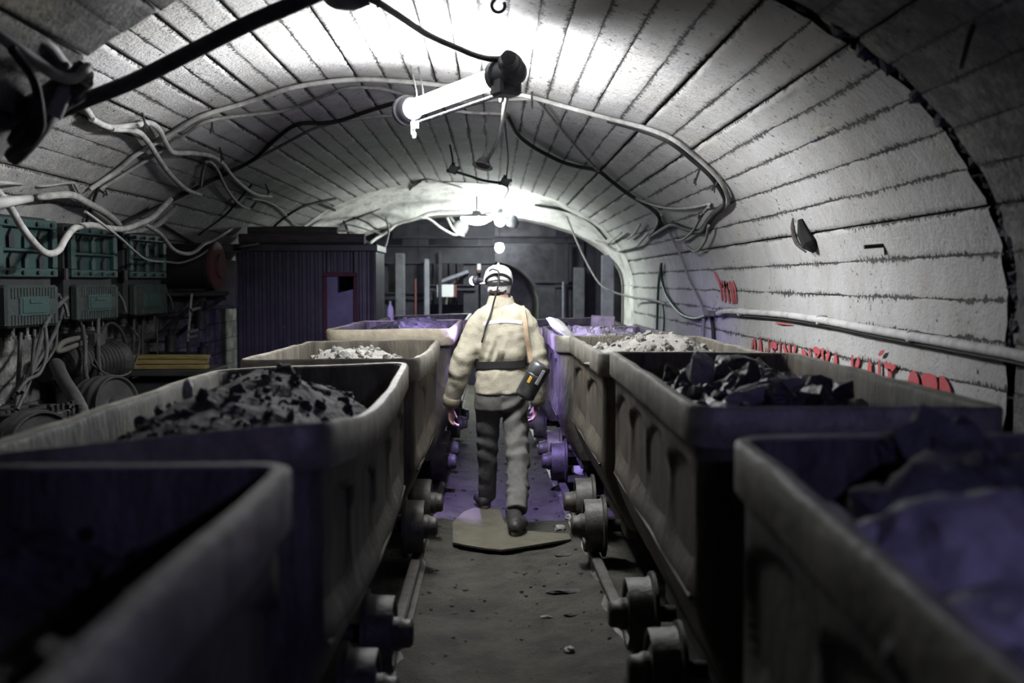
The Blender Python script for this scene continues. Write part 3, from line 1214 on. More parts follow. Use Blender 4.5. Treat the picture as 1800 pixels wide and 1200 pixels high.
lump('R1', 1690, 845, 1.75, (.15, .12, .11), M['shale'], 'big bluish lump at the middle of the near heap', (0, 0, 30), 8)
lump('R1', 1640, 800, 2.2, (.11, .10, .08), M['rubble'], 'dark rounded lump behind the big bluish one', (0, 0, 60), 9)
lump('R1', 1770, 960, 1.5, (.11, .10, .10), M['shale'], 'pale lump low in the corner of the near heap', (20, 0, 0), 10)
lump('R1', 1690, 1000, 1.45, (.09, .1, .08), M['shale'], 'bluish lump in front of the big one', (0, 30, 0), 12)
lump('L2', 330, 700, 4.1, (.02, .035, .055), M['shale'], 'thin upright pale shard on the dark left heap', (35, 0, 20), 13, .02)
lump('L2', 298, 722, 3.9, (.018, .02, .035), M['shale'], 'smaller pale shard beside the upright one', (20, 0, 0), 14, .01)
lump('L2', 420, 672, 4.5, (.05, .045, .03), M['coal_dusty'], 'big dark lump at the crest of the left heap', (0, 0, 40), 15)
lump('L2', 500, 690, 4.3, (.04, .035, .03), M['coal_dusty'], 'dark block in the middle of the left heap', (20, 10, 40), 16)
lump('L2', 590, 690, 4.9, (.05, .05, .03), M['coal_dusty'], 'flat lump near the walkway side of the left heap', (0, 0, 0), 17)
lump('R3', 1055, 610, 6.25, (.10, .05, .02), M['spoil'], 'flat grey plate of rock by the rim of spoil', (0, 8, 10), 18, .01)
lump('R3', 1145, 608, 6.3, (.03, .03, .035), M['spoil'], 'small upright stone on the grey spoil', (0, 0, 0), 19)

# slab balanced on the corner of the fourth right wagon
mb = MB()
c = P(984, 588, 8.28)
mb.rock((c.x + .005, 8.29, 1.315), (.13, .07, .035), 51, 2, .25, Euler((.15, math.radians(38), -.25)).to_matrix())
tag(mb.build('rock_slab', M['white_rock'], None, 30), 'pale jagged slab leaning over the wagon corner right of the miner', 'rock')
# loose rim plate at the far end of the right row
mb = MB()
mb.bbox((1.0, 10.42, 1.275), (.22, .05, .13), Euler((0, .05, -.05)).to_matrix(), .008)
tag(mb.build('steel_plate', M['rim'], None, 30), 'small buckled plate standing on the fourth right wagon', 'plate')

# ------------------------------------------------------------------ floor odds and ends
mb = MB()
outl = [(796, 920), (815, 902), (832, 895), (878, 895), (886, 920), (902, 933), (955, 938), (1000, 941), (1004, 950), (960, 957), (912, 965), (882, 969), (850, 966), (820, 961), (796, 956)]
mb.poly([PZ(x, y, 0.022) for x, y in outl], 0.012, (0, 0, 1))
tag(mb.build('belt_mat', M['mat_rubber'], None, 30), 'worn tan sheet of belting lying under the miner', 'mat')
rnd = random.Random(5)
mb = MB()
for k in range(900):
    y = rnd.uniform(2.6, 12.5)
    x = rnd.uniform(-.37, .5) if k % 3 else rnd.choice((rnd.gauss(-.36, .05), rnd.gauss(.5, .07)))
    s = .0025 + .011 * rnd.random() ** 4
    mb.rock((x, y, ground_z(x, y) + s * .3), (s * rnd.uniform(.8, 1.6), s * rnd.uniform(.8, 1.6), s * .7), k, 0, .4)
tag(mb.build('floor_gravel', M['ground'], None, 0), 'small loose stones strewn over the walkway', 'gravel', kind='stuff')


def stone(px, py, r, label, seed, m='coal_dusty', rot=(0, 0, 0), name='stone'):
    p = PZ(px, py, 0.0)
    mb = MB()
    mb.rock((p.x, p.y, ground_z(p.x, p.y) + r[2] * .55), r, seed, 2, .35, Euler(rot).to_matrix())
    tag(mb.build(name, M[m], None, 30), label, 'stone')


stone(1001, 1142, (.024, .024, .016), 'fist-sized stone lying low on the walkway', 61, 'shale')
stone(990, 978, (.05, .05, .01), 'flat stone fragment just past the belting edge', 62)
stone(1000, 1040, (.11, .035, .012), 'long flat stone slab beside the right rail', 63)
stone(1001, 1078, (.03, .018, .012), 'dark splinter of rock by the right rail', 64)
stone(960, 1082, (.028, .01, .008), 'narrow pale chip on the walkway', 65, 'shale')
stone(1020, 838, (.07, .06, .09), 'pale lump fallen between the third and fourth right wagons', 66, 'white_rock')
stone(1004, 915, (.04, .04, .03), 'grey clod beside the right rail near the belting', 67, 'shale')
stone(985, 930, (.035, .03, .025), 'grey clod touching the corner of the belting', 68, 'shale')

# ------------------------------------------------------------------ switchgear on the left wall
def switchgear(y, label, wth=.66, z0=1.36, z1=2.04):
    x = -2.93
    a = math.radians(9)
    R = Matrix.Rotation(-a, 3, 'Z')       # faces +x, turned slightly towards the camera
    root = thing('switchgear_box', (x, y, z0 - .05), label, 'electrical box', 'green switchgear boxes on the left wall')

    def L(u, v, d):
        """u along the wall (away from camera), v up, d out from the face"""
        return Vector((x, y, 0)) + R @ Vector((d, u, 0)) + Vector((0, 0, v))

    def bx(mb, u, v, d, su, sv, sd, b=.006):
        mb.bbox(L(u, v, d), (sd, su, sv), R, b)
    zm = z0 + (z1 - z0) * .47
    mb = MB()
    bx(mb, 0, (z0 + z1) / 2 + .01, -.20, wth, z1 - z0 + .02, .40, .03)
    mb.cyl(L(-wth / 2 - .04, z1 - .2, -.2), L(-wth / 2 - .04, z0 + .1, -.2), .05, n=12)
    mb.build('case', M['dark'], root, 35)
    # upper door: frame with four openings and pointed ribs
    mb = MB()
    h = z1 - zm
    t = .055
    for v in (zm + t / 2, z1 - t / 2):
        bx(mb, 0, v, .02, wth, t, .04)
    for u in (-wth / 2 + t / 2, wth / 2 - t / 2):
        bx(mb, u, (zm + z1) / 2, .02, t, h - 2 * t, .04)
    bx(mb, 0, zm + h * .46, .018, wth - 2 * t, .02, .036)
    door = mb.build('door', M['green'], root, 30)
    mb = MB()
    bx(mb, 0, (zm + z1) / 2, -.004, wth - t, h - t, .012)
    mb.build('door_panel', M['green'], door, 30)
    for k in range(3):
        u = -wth * .25 + wth * .25 * k
        for lo, hi in ((zm + t, zm + h * .44), (zm + h * .50, z1 - t)):
            mb = MB()
            pts = [L(u - .028, lo, .006), L(u + .028, lo, .006), L(u + .03, lo + (hi - lo) * .55, .006), L(u, hi - .01, .006), L(u - .03, lo + (hi - lo) * .55, .006)]
            mb.poly(pts, .018, R @ Vector((1, 0, 0)))
            mb.build('rib', M['dark'] if k % 2 == 0 else M['green'], door, 20)
    for k in range(4):
        u = -wth / 2 + .08 + (wth - .16) * k / 3
        for v in (zm + t / 2, z1 - t / 2):
            mb = MB()
            mb.cyl(L(u, v, .035), L(u, v, .056), .014, n=6)
            mb.build('bolt', M['dark'], door, 20)
    # lower terminal cover with raised chequering and a plate
    mb = MB()
    bx(mb, -.015, (z0 + zm) / 2 - .02, .035, wth - .07, zm - z0 - .06, .07, .015)
    cov = mb.build('terminal_cover', M['green2'], root, 30)
    mb = MB()
    for k in range(15):
        u = -wth / 2 + .075 + (wth - .18) * k / 14
        for v in (z0 + .055, zm - .10):
            bx(mb, u, v, .072, .016, .07, .012, .004)
    tag(mb.build('chequer_ribs', M['green2'], cov, 30), kind='stuff')
    mb = MB()
    bx(mb, -.015, (z0 + zm) / 2 - .02, .073, wth * .5, (zm - z0) * .38, .012, .004)
    bx(mb, -.015, (z0 + zm) / 2 - .02, .08, wth * .42, (zm - z0) * .28, .008, .003)
    bx(mb, -.015, (z0 + zm) / 2 + .01, .086, wth * .2, .03, .008, .003)
    mb.build('name_plate', M['green'], cov, 30)
    for k in range(2):
        v = zm - .02 + (z1 - zm) * (.12 + .72 * k)
        mb = MB()
        mb.cyl(L(-wth / 2 - .035, v - .04, .01), L(-wth / 2 - .035, v + .04, .01), .02, n=10)
        bx(mb, -wth / 2 - .01, v, .01, .06, .03, .02, .004)
        mb.build('hinge', M['iron'], root, 30)
    for k in range(4):
        u = -wth * .36 + wth * .24 * k
        mb = MB()
        mb.cyl(L(u, z0, -.08), L(u, z0 - .05, -.08), .034, n=12)
        mb.cyl(L(u, z0 - .05, -.08), L(u, z0 - .075, -.08), .024, n=8)
        mb.build('cable_gland', M['iron'], root, 30)
    # handle lever at the far side
    mb = MB()
    mb.cyl(L(wth / 2, zm - .12, .0), L(wth / 2 + .07, zm - .12, .0), .018, n=8)
    mb.tube([L(wth / 2 + .07, zm - .12, 0), L(wth / 2 + .09, zm - .18, .03), L(wth / 2 + .09, zm - .26, .05)], .013, 6)
    mb.build('lever', M['iron'], root, 30)
    return root


switchgear(7.16, 'green switchgear box nearest the camera on the left wall', .66)
switchgear(8.34, 'middle green switchgear box of the three', .66)
switchgear(9.62, 'farthest green switchgear box, dim beside the red capped cylinder', .66)

# iron shelf carrying the red-capped cylinder, and the cream box
root = thing('wall_shelf', (-2.95, 10.9, 1.5), 'dark iron shelf under the red capped cylinder', 'shelf')
mb = MB()
mb.bbox((-2.93, 10.9, 1.535), (.56, 1.1, .04), b=.008)
mb.build('shelf_plate', M['dark'], root)
for k in range(2):
    mb = MB()
    mb.bbox((-2.93, 10.5 + .8 * k, 1.49), (.56, .05, .05), b=.006)
    mb.tube([(-2.70, 10.5 + .8 * k, 1.48), (-3.16, 10.5 + .8 * k, 1.10)], .02, 6, smooth=False)
    mb.build('bracket', M['dark'], root)
root = thing('equipment_cylinder', (-2.93, 11.0, 1.555), 'horizontal dark cylinder with a dull red end cap', 'cylinder')
mb = MB()
A = Vector((-3.18, 11.12, 1.80))
B = Vector((-2.70, 11.07, 1.80))
ax = (B - A).normalized()
mb.lathe(A, ax, [(.2, 0), (.22, .02), (.22, .44), (.235, .445), (.235, .475), (.22, .48), (.22, (B - A).length)], 28)
mb.build('barrel', M['dark'], root, 35)
mb = MB()
mb.lathe(B, ax, [(.235, 0), (.235, .03), (.21, .045), (.12, .05), (.11, .075), (.03, .08)], 28)
mb.build('end_cap', M['red'], root, 35)
mb = MB()
mb.bbox((-2.92, 11.1, 1.571), (.3, .34, .03), b=.006)
mb.build('foot', M['dark'], root, 35)
root = thing('junction_box', (-2.72, 11.9, 1.38), 'cream steel box behind the red end cap', 'electrical box')
mb = MB()
mb.bbox((-2.85, 11.95, 1.62), (.32, .16, .50), b=.012)
mb.build('box_body', M['cream'], root)
mb = MB()
mb.bbox((-2.85, 11.86, 1.62), (.27, .03, .44), b=.006)
mb.build('lid', M['cream'], root)

# hoses dropping from the boxes
HOSES = [
    ('black', [(36, 585, 7.0), (34, 640, 6.9), (30, 700, 6.7), (25, 745, 6.6)], .022, 'black hose dropping from the nearest green box'),
    ('grey', [(80, 578, 7.0), (82, 620, 6.8), (70, 655, 6.7), (48, 668, 6.6), (30, 690, 6.5)], .018, 'pale cable curving down from the nearest green box'),
    ('dark', [(60, 580, 7.05), (58, 625, 6.9), (52, 670, 6.7), (30, 720, 6.5)], .018, 'dark hose beside the pale cable under the nearest box'),
    ('grey', [(118, 522, 7.6), (95, 545, 7.4), (78, 575, 7.2), (62, 630, 6.9), (38, 690, 6.6)], .024, 'stout grey hose sloping down from the first lever'),
    ('grey', [(112, 540, 7.7), (98, 580, 7.5), (80, 615, 7.2), (58, 650, 6.9), (35, 690, 6.7)], .02, 'second grey hose below the stout sloping one'),
    ('dark', [(100, 580, 7.7), (96, 612, 7.6), (72, 645, 7.2), (40, 665, 6.8), (20, 700, 6.6)], .016, 'dark thin hose looping under the grey ones'),
    ('black', [(145, 572, 8.1), (150, 610, 8.0), (150, 650, 7.9), (160, 700, 7.6)], .024, 'black hose under the middle green box'),
    ('dark', [(172, 560, 8.3), (172, 610, 8.2), (175, 655, 8.0), (190, 680, 7.8), (202, 715, 7.5)], .026, 'straight dark hose ending on the ribbed drum'),
    ('black', [(172, 600, 8.4), (190, 568, 8.6), (212, 580, 8.8), (225, 615, 8.9), (235, 640, 9.0)], .018, 'black hose arching below the middle box'),
    ('dark', [(235, 555, 9.5), (235, 600, 9.4), (232, 640, 9.2), (228, 668, 9.1)], .022, 'dark hose under the farthest green box'),
    ('black', [(252, 552, 9.7), (250, 590, 9.6), (250, 622, 9.5), (246, 655, 9.4)], .022, 'black hose right of the dark one under the farthest box'),
    ('grey', [(278, 545, 9.9), (276, 580, 9.9), (277, 615, 9.8), (275, 640, 9.6)], .01, 'thin grey cable hanging left of the planks'),
    ('cream', [(150, 592, 8.2), (115, 600, 7.8), (100, 615, 7.7), (112, 615, 7.8), (150, 600, 8.2), (170, 590, 8.4)], .03, 'pale bent pipe on the wall under the middle box'),
    ('dark', [(168, 612, 8.3), (195, 618, 8.7), (235, 600, 9.5), (270, 592, 9.9), (300, 583, 10.5)], .018, 'dusty pipe running along the left wall under the boxes'),
    ('dark', [(160, 640, 7.9), (195, 660, 8.1), (230, 652, 8.5), (245, 600, 9.0), (230, 575, 9.0)], .014, 'dark slack cable loop above the drum'),
    ('grey', [(165, 630, 7.9), (180, 655, 8.0), (205, 668, 8.2), (228, 650, 8.6)], .012, 'thin grey cable loop above the drum'),
]
for col, pts, r, lab in HOSES:
    mb = MB()
    mb.tube([P(*p) for p in pts], r * .66, 8)
    tag(mb.build('hanging_hose' if r > .015 else 'hanging_cable', M['hose_' + col], None, 60), lab, 'hose', 'hoses hanging under the green boxes')

# ------------------------------------------------------------------ machines low on the left


def ribbed_drum(c, axis, r, d, label):
    root = thing('ribbed_drum', Vector(c) - Vector((0, 0, r)), label, 'drum', 'ribbed grey drums beside the left track')
    mb = MB()
    prof = [(r * .25, -d * .5), (r * .9, -d * .5)]
    k = 24
    for i in range(k + 1):
        h = -d / 2 + d * i / k
        prof.append((r * (0.975 + .025 * math.cos(2 * PI * 3 * i / k) - .06 * (2 * i / k - 1) ** 2), h))
    prof += [(r * .88, d * .5), (r * .82, d * .42), (r * .35, d * .42), (r * .3, d * .56), (r * .05, d * .57)]
    mb.lathe(c, axis, prof, 40)
    mb.build('shell', M['drum'], root, 40)
    mb = MB()
    for s in (-1, 1):
        mb.bbox(Vector(c) + Vector((0, s * r * .5, -r * .5 - Vector(c).z * .5 + .0)), (d * .7, .06, max(.1, Vector(c).z - r * .1)), None, .01)
    mb.build('cradle', M['dark'], root, 30)
    mb = MB()
    mb.cyl(Vector(c) + Vector(axis).normalized() * d * .5, Vector(c) + Vector(axis).normalized() * (d * .5 + .08), .04, n=12)
    mb.build('shaft_end', M['iron'], root, 30)
    return root


ribbed_drum(P(62, 790, 6.2), (.75, -.55, .12), .22, .20, 'near ribbed grey drum with a bluish glint')
ribbed_drum(P(186, 716, 7.5), (.85, -.40, .1), .215, .22, 'farther ribbed grey drum in front of the motor')

# cast machine block at the frame edge
c = P(48, 700, 6.75)
root = thing('gearbox', (c.x, c.y, 0), 'grey cast gearbox with holed top plate at the left frame edge', 'machine')
mb = MB()
mb.bbox((c.x - .03, c.y, .48), (.46, .5, .72), b=.03)
mb.build('casting', M['iron'], root)
mb = MB()
zt = .87
# top plate with openings: bars around holes
for k in range(5):
    mb.bbox((c.x - .22 + .11 * k, c.y, zt), (.045, .56, .05), b=.008)
for k in range(3):
    mb.bbox((c.x, c.y - .26 + .26 * k, zt), (.52, .05, .055), b=.008)
mb.build('holed_plate', M['iron'], root)
for k in range(4):
    mb = MB()
    q = Vector((c.x - .19 + .13 * k, c.y - .26, .74))
    mb.cyl(q, q + Vector((0, -.05, 0)), .045, n=14, bev=.006)
    mb.build('bearing_cap', M['iron'], root)
for k in range(6):
    mb = MB()
    q = Vector((c.x + .22, c.y - .2 + .08 * k, .90))
    mb.cyl(q, q + Vector((0, 0, .035)), .014, n=6)
    mb.build('bolt', M['dark'], root)
mb = MB()
mb.tube([(c.x + .2, c.y - .25, .85), (c.x + .3, c.y - .3, .78), (c.x + .32, c.y - .32, .6)], .02, 8)
mb.build('oil_pipe', M['dark'], root)

# electric motor behind
c = P(160, 640, 8.3)
root = thing('electric_motor', (c.x, c.y, 0), 'finned grey motor lying under the middle green box', 'motor')
mb = MB()
ax = Vector((.35, .93, 0)).normalized()
a0 = c - ax * .32
prof = [(.05, 0), (.13, .01), (.155, .03)]
for k in range(12):
    h = .06 + .04 * k
    prof += [(.158, h), (.158, h + .02), (.151, h + .023), (.151, h + .037)]
prof += [(.16, .56), (.16, .6), (.11, .64), (.05, .65)]
mb.lathe(a0, ax, prof, 28)
mb.build('finned_body', M['iron'], root, 25)
mb = MB()
mb.bbox(c + Vector((0, 0, .18)), (.16, .2, .12), b=.015)
mb.build('terminal_box', M['iron'], root)
mb = MB()
mb.cyl(a0 - ax * .14, a0, .055, n=14)
mb.lathe(a0 - ax * .16, ax, [(.09, 0), (.1, .01), (.1, .04), (.09, .05)], 18)
mb.build('coupling', M['dark'], root)
mb = MB()
mb.bbox((c.x, c.y, (c.z - .14) / 2), (.3, .62, c.z - .14), b=.015)
mb.build('plinth', M['dark'], root)
mb = MB()
mb.tube([P(98, 640, 7.6), P(112, 668, 7.3), P(135, 705, 7.0), P(150, 745, 6.8)], .045, 12)
tag(mb.build('black_pipe', M['cable_black'], None), 'thick black pipe slanting down past the motor', 'pipe')
# small manifold between the drums
c = P(118, 722, 6.8)
root = thing('valve_block', (c.x, c.y, 0), 'small dirty valve block between the two drums', 'machine')
mb = MB()
mb.bbox((c.x, c.y, c.z / 2 - .03), (.22, .3, c.z - .06), b=.015)
mb.build('valve_body', M['iron'], root)
for k in range(4):
    mb = MB()
    q = Vector((c.x - .08 + .055 * k, c.y - .04, c.z - .07))
    mb.cyl(q, q + Vector((0, 0, .09)), .018, n=10)
    mb.cyl(q + Vector((0, 0, .09)), q + Vector((0, 0, .115)), .026, n=6)
    mb.build('valve_stem', M['iron'], root)

# crate bench with pine planks
root = thing('steel_bench', (-2.60, 9.2, 0), 'dark steel bench under the yellow planks', 'bench')
mb = MB()
mb.bbox((-2.60, 9.25, .93), (.74, .62, .05), b=.008)
mb.build('bench_top', M['dark'], root)
mb = MB()
mb.bbox((-2.60, 9.27, .62), (.64, .5, .5), b=.01)
mb.build('bin', M['dark'], root)
for sx in (-1, 1):
    for sy in (-1, 1):
        mb = MB()
        mb.bbox((-2.60 + sx * .33, 9.25 + sy * .27, .45), (.05, .05, .91), b=.006)
        mb.build('leg', M['dark'], root)
PL = [((-2.58, 9.08, .975), .60, .13, .035, .03, 'lowest yellow plank on the bench, split at one end'),
      ((-2.60, 9.20, .978), .56, .11, .035, -.04, 'yellow plank lying behind the split one'),
      ((-2.575, 9.10, 1.013), .58, .12, .034, .06, 'middle yellow plank of the small pile'),
      ((-2.585, 9.16, 1.048), .60, .10, .032, -.02, 'topmost yellow plank of the small pile')]
for c, l, wd, th, a, lab in PL:
    mb = MB()
    mb.bbox(c, (l, wd, th), Matrix.Rotation(a, 3, 'Z'), .004)
    tag(mb.build('plank', M['plank'], None), lab, 'plank', 'yellow planks on the bench')

# rack with crates near the cabin
root = thing('pipe_stand', (-2.72, 10.3, 0), 'thin pale pipe stand with two small rungs', 'stand')
mb = MB()
mb.tube([P(337, 516, 10.3), P(330, 600, 10.25)], .012, 8, smooth=False)
mb.build('post', M['cable_grey'], root)
for k, (a, b) in enumerate((((331, 584), (348, 580)), ((331, 594), (347, 590)), ((336, 545), (352, 541)))):
    mb = MB()
    mb.tube([P(*a, 10.25), P(*b, 10.3)], .016, 8, smooth=False)
    mb.build('rung', M['cream'], root)
mb = MB()
q = P(330, 600, 10.25)
mb.tube([q, (q.x, q.y, .04)], .012, 8, smooth=False)
mb.bbox((q.x, q.y, .03), (.2, .2, .04), b=.006)
mb.build('base', M['dark'], root)
rc = random.Random(4)
for k, (px, py, Y, s, lab) in enumerate(((352, 558, 10.9, .12, 'upper small dark fitting hung behind the pipe stand'), (357, 620, 10.6, .10, 'small greyish can low beside the pipe stand'), (300, 600, 10.2, .1, 'dusty coil bracket on the wall by the planks'))):
    c = P(px, py, Y)
    root = thing('wall_fitting', (c.x, c.y, c.z - s), lab, 'fitting')
    mb = MB()
    mb.cyl(c + Vector((0, 0, -s)), c + Vector((0, 0, s * .6)), s * .5, n=16, bev=.01)
    mb.build('body', M['iron'], root)
    mb = MB()
    mb.cyl(c + Vector((0, 0, s * .6)), c + Vector((0, 0, s)), s * .25, n=12)
    mb.build('cap', M['dark'], root)
    mb = MB()
    mb.tube([c, (XL + .02, c.y, c.z)], .014, 6, smooth=False)
    mb.build('wall_bracket', M['dark'], root)

# ------------------------------------------------------------------ corrugated cabin
YC = 13.0
xa, xb = P(418, 500, YC).x, P(657, 500, YC).x
zt = P(500, 441, YC).z
YD = 14.0
root = thing('site_cabin', ((xa + xb) / 2, (YC + YD) / 2, 0), 'grey corrugated cabin with a red framed window behind the left wagons', 'cabin')


def corr(mb, p0, p1, z0, z1, pitch, depth, nrm, holes=None):
    """corrugated sheet between two plan points"""
    p0, p1 = Vector(p0), Vector(p1)
    L_ = (p1 - p0).length
    t = (p1 - p0) / L_
    nrm = Vector(nrm)
    s = 0.0
    prof = []
    while s < L_ - 1e-3:
        for f, d in ((0, 0), (.12, depth), (.6, depth), (.72, 0)):
            ss = s + pitch * f
            if ss < L_:
                prof.append((ss, d))
        s += pitch
    prof.append((L_, 0))
    m = len(prof)
    vs = [p0 + t * a + nrm * d + Vector((0, 0, z)) for z in (z0, z1) for a, d in prof]
    vs += [v - nrm * (.04 + 0) for v in vs]
    fs = []
    for i in range(m - 1):
        fs.append((i, i + 1, m + i + 1, m + i))
        fs.append((2 * m + i + 1, 2 * m + i, 3 * m + i, 3 * m + i + 1))
    mb.add(vs, fs)


wx0, wx1 = P(575, 500, YC).x, P(622, 500, YC).x
wz0, wz1 = P(600, 586, YC).z, P(600, 486, YC).z
pitch = (xb - xa) / 17
front = [((xa, YC, 0), (wx0, YC, 0), 0.02, zt), ((wx1, YC, 0), (xb, YC, 0), 0.02, zt), ((wx0, YC, 0), (wx1, YC, 0), wz1, zt), ((wx0, YC, 0), (wx1, YC, 0), .02, wz0)]
for i, (a, b, z0, z1) in enumerate(front):
    mb = MB()
    corr(mb, a, b, z0, z1, pitch if i < 2 else pitch * .8, .028, (0, -1, 0))
    mb.build('front_sheet', M['corrugated'], root, 20)
mb = MB()
corr(mb, (xb, YC, 0), (xb, YD, 0), .02, zt, pitch * 1.1, .028, (1, 0, 0))
mb.build('side_sheet', M['corrugated'], root, 20)
mb = MB()
mb.box((xa, (YC + YD) / 2, zt / 2), (.04, YD - YC, zt))
mb.box(((xa + xb) / 2, YD, zt / 2), (xb - xa, .04, zt))
mb.build('rear_sheet', M['corrugated'], root, 20)
mb = MB()
mb.bbox(((xa + xb) / 2, (YC + YD) / 2, zt + .035), (xb - xa + .09, YD - YC + .1, .085), b=.012)
mb.build('roof_edge', M['corrugated'], root, 20)
mb = MB()
t = .045
for z in (wz0 - t / 2, wz1 + t / 2):
    mb.bbox(((wx0 + wx1) / 2, YC - .03, z), (wx1 - wx0 + 2 * t, .05, t), b=.006)
for x in (wx0 - t / 2, wx1 + t / 2):
    mb.bbox((x, YC - .03, (wz0 + wz1) / 2), (t, .05, wz1 - wz0), b=.006)
wf = tag(mb.build('window_frame', M['red'], root, 20), 'dull red window frame')
# pane with a missing corner
mb = MB()
gx0, gx1 = wx0, wx1
mb.poly([(gx0, YC - .015, wz0), (gx1, YC - .015, wz0), (gx1, YC - .015, wz1 - .14), (gx0 + .12, YC - .015, wz1 - .19), (gx0 + .12, YC - .015, wz1), (gx0, YC - .015, wz1)], .006, (0, 1, 0))
mb.build('pane', M['winglass'], wf, 0)
# timbers on the roof
for k, (y, z, r, x0, x1, lab) in enumerate(((13.2, .14, .065, xa - .02, xb - .12, 'dark log nearest the edge of the cabin roof'), (13.5, .14, .06, xa, xb - .3, 'dark log behind the first on the cabin roof'), (13.34, .235, .055, xa + .05, xb - .45, 'dark log lying on the other two above the cabin'))):
    mb = MB()
    mb.tube([(x0, y, zt + z), ((x0 + x1) / 2, y + .02, zt + z + .01), (x1, y, zt + z)], r, 12)
    tag(mb.build('timber_log', M['timber'], None), lab, 'log', 'dark logs on the cabin roof')
# lintel plate left of cabin
mb = MB()
mb.bbox((-3.0, 13.0, P(405, 437, 13).z), (.3, .1, .1), b=.01)
tag(mb.build('steel_lintel', M['cream'], None), 'short pale steel beam between cabin and left wall', 'beam')

# ------------------------------------------------------------------ shaft gear
YS = 18.4
root = thing('shaft_headgear', (.1, YS, 0), 'black steel frame of posts and crossbeams at the shaft', 'frame')


def hbeam(mb, p0, p1, w_, d_, t_=.02):
    """H section between two points (web in the y plane)"""
    p0, p1 = Vector(p0), Vector(p1)
    c = (p0 + p1) / 2
    L_ = (p1 - p0).length
    if abs(p1.z - p0.z) > abs(p1.x - p0.x):
        for s in (-1, 1):
            mb.box(c + Vector((0, s * d_ / 2, 0)), (w_, t_, L_))
        mb.box(c, (t_ * 1.4, d_, L_))
    else:
        for s in (-1, 1):
            mb.box(c + Vector((0, 0, s * w_ / 2)), (L_, d_, t_))
        mb.box(c, (L_, t_ * 1.4, w_))


for px, wp, ztop in ((724, 30, 3.2), (745, 16, 3.2), (828, 26, 3.2), (856, 22, 3.2), (985, 18, 3.2), (1012, 26, 3.2), (1036, 22, 3.0), (672, 20, 3.0)):
    x = P(px, 500, YS).x
    mb = MB()
    hbeam(mb, (x, YS + rc.uniform(-.1, .1), 0), (x, YS, ztop), wp * YS / 2000, .2)
    mb.build('post', M['shaft_steel'], root, 0)
for (pa, pb, py, hp) in ((668, 870, 447, 30), (868, 1015, 421, 10), (690, 870, 405, 26), (750, 835, 505, 8), (668, 760, 520, 10), (940, 1040, 500, 8)):
    mb = MB()
    a, b = P(pa, py, YS - .12), P(pb, py, YS - .12)
    hbeam(mb, a, b, hp * YS / 2000, .16)
    mb.build('crossbeam', M['shaft_steel'], root, 0)
for px, py0, py1, wp in ((774, 440, 575, 5), (995, 430, 575, 6), (1052, 430, 575, 8)):
    mb = MB()
    a, b = P(px, py0, YS - .3), P(px, py1, YS - .3)
    mb.box((a + b) / 2, (wp * YS / 2000, .05, (a - b).length))
    mb.build('guide_rail', M['shaft_steel'], root, 0)
# cage gate: sheet and bars behind the wagons
root = thing('cage_gate', (-.9, 18.9, 0), 'dark cage gate with sheet lower half at the shaft', 'gate')
mb = MB()
a, b = P(748, 530, 18.9), P(830, 600, 18.9)
mb.bbox(((a.x + b.x) / 2, 18.9, .65), (b.x - a.x, .05, 1.25), b=.008)
mb.build('sheet', M['shaft_steel'], root)
for k in range(7):
    x = a.x + (b.x - a.x) * k / 6
    mb = MB()
    mb.cyl((x, 18.9, 1.2), (x, 18.9, 1.95), .016, n=8)
    mb.build('bar', M['shaft_steel'], root)
# notice board
root = thing('notice_board', (-.75, 18.5, 1.2), 'small white board with a red right edge beside the cap lamp', 'sign')
c = P(783, 511, 18.15)
mb = MB()
mb.bbox(c, (.27, .03, .20), b=.005)
mb.build('board_plate', M['white_paint'], root)
mb = MB()
mb.bbox(c + Vector((.155, -.003, 0)), (.05, .03, .20), b=.005)
tag(mb.build('red_edge', M['red'], root), 'red edge strip')
mb = MB()
mb.bbox(c + Vector((0, .06, -.0)), (.34, .08, .05), b=.005)
mb.build('back_rail', M['shaft_steel'], root)
mb = MB()
q = P(842, 469, 18.2)
mb.bbox(q, (.06, .03, .10), b=.005)
o = mb.build('plate', M['white_paint'], None)
o.name = 'small_sign'
tag(o, 'tiny white and red plate high on the post above the cap lamp', 'sign')
mb = MB()
mb.bbox(q + Vector((0, -.002, -.07)), (.06, .03, .05), b=.005)
mb.build('red_band', M['red'], o)
# hood-like roof over the board
mb = MB()
a, b = P(778, 493, 18.3), P(818, 480, 18.3)
mb.bbox((a + b) / 2, (.5, .3, .06), Matrix.Rotation(-.35, 3, 'Y'), .01)
tag(mb.build('sheet_hood', M['pale_steel'], None), 'pale sloping sheet above the white board', 'hood')
# pale posts
for px, wp, y0, y1, Y, m, nm, lab, cat in ((703, 17, 445, 575, 17.7, 'plaster_mid', 'concrete_post', 'pale weathered concrete post right of the cabin', 'post'),
                                           (750, 9, 455, 575, 18.0, 'pale_steel', 'steel_strip', 'narrow pale upright strip left of the gate', 'strip'),
                                           (1068, 22, 448, 575, 17.6, 'pale_steel', 'steel_door_leaf', 'pale narrow steel leaf beside the right wall', 'panel'),
                                           (1018, 20, 470, 575, 18.1, 'plaster_mid', 'concrete_block', 'pale concrete strip seen between the right posts', 'post'),
                                           (990, 4, 495, 575, 18.0, 'pale_steel', 'thin_pipe', 'thin pale pipe between the right posts', 'pipe'),
                                           (730, 4, 490, 575, 17.9, 'red', 'thin_rod', 'thin reddish rod standing left of the gate', 'rod')):
    a, b = P(px, y0, Y), P(px, y1, Y)
    mb = MB()
    zz0 = 0.02
    if wp < 5:
        mb.cyl((a.x, Y, zz0), (a.x, Y, a.z), wp * Y / 4000, n=10)
    else:
        mb.bbox((a.x, Y, (a.z + zz0) / 2), (wp * Y / 2000, .12, a.z - zz0), b=.012)
    tag(mb.build(nm, M[m], None), lab, cat)
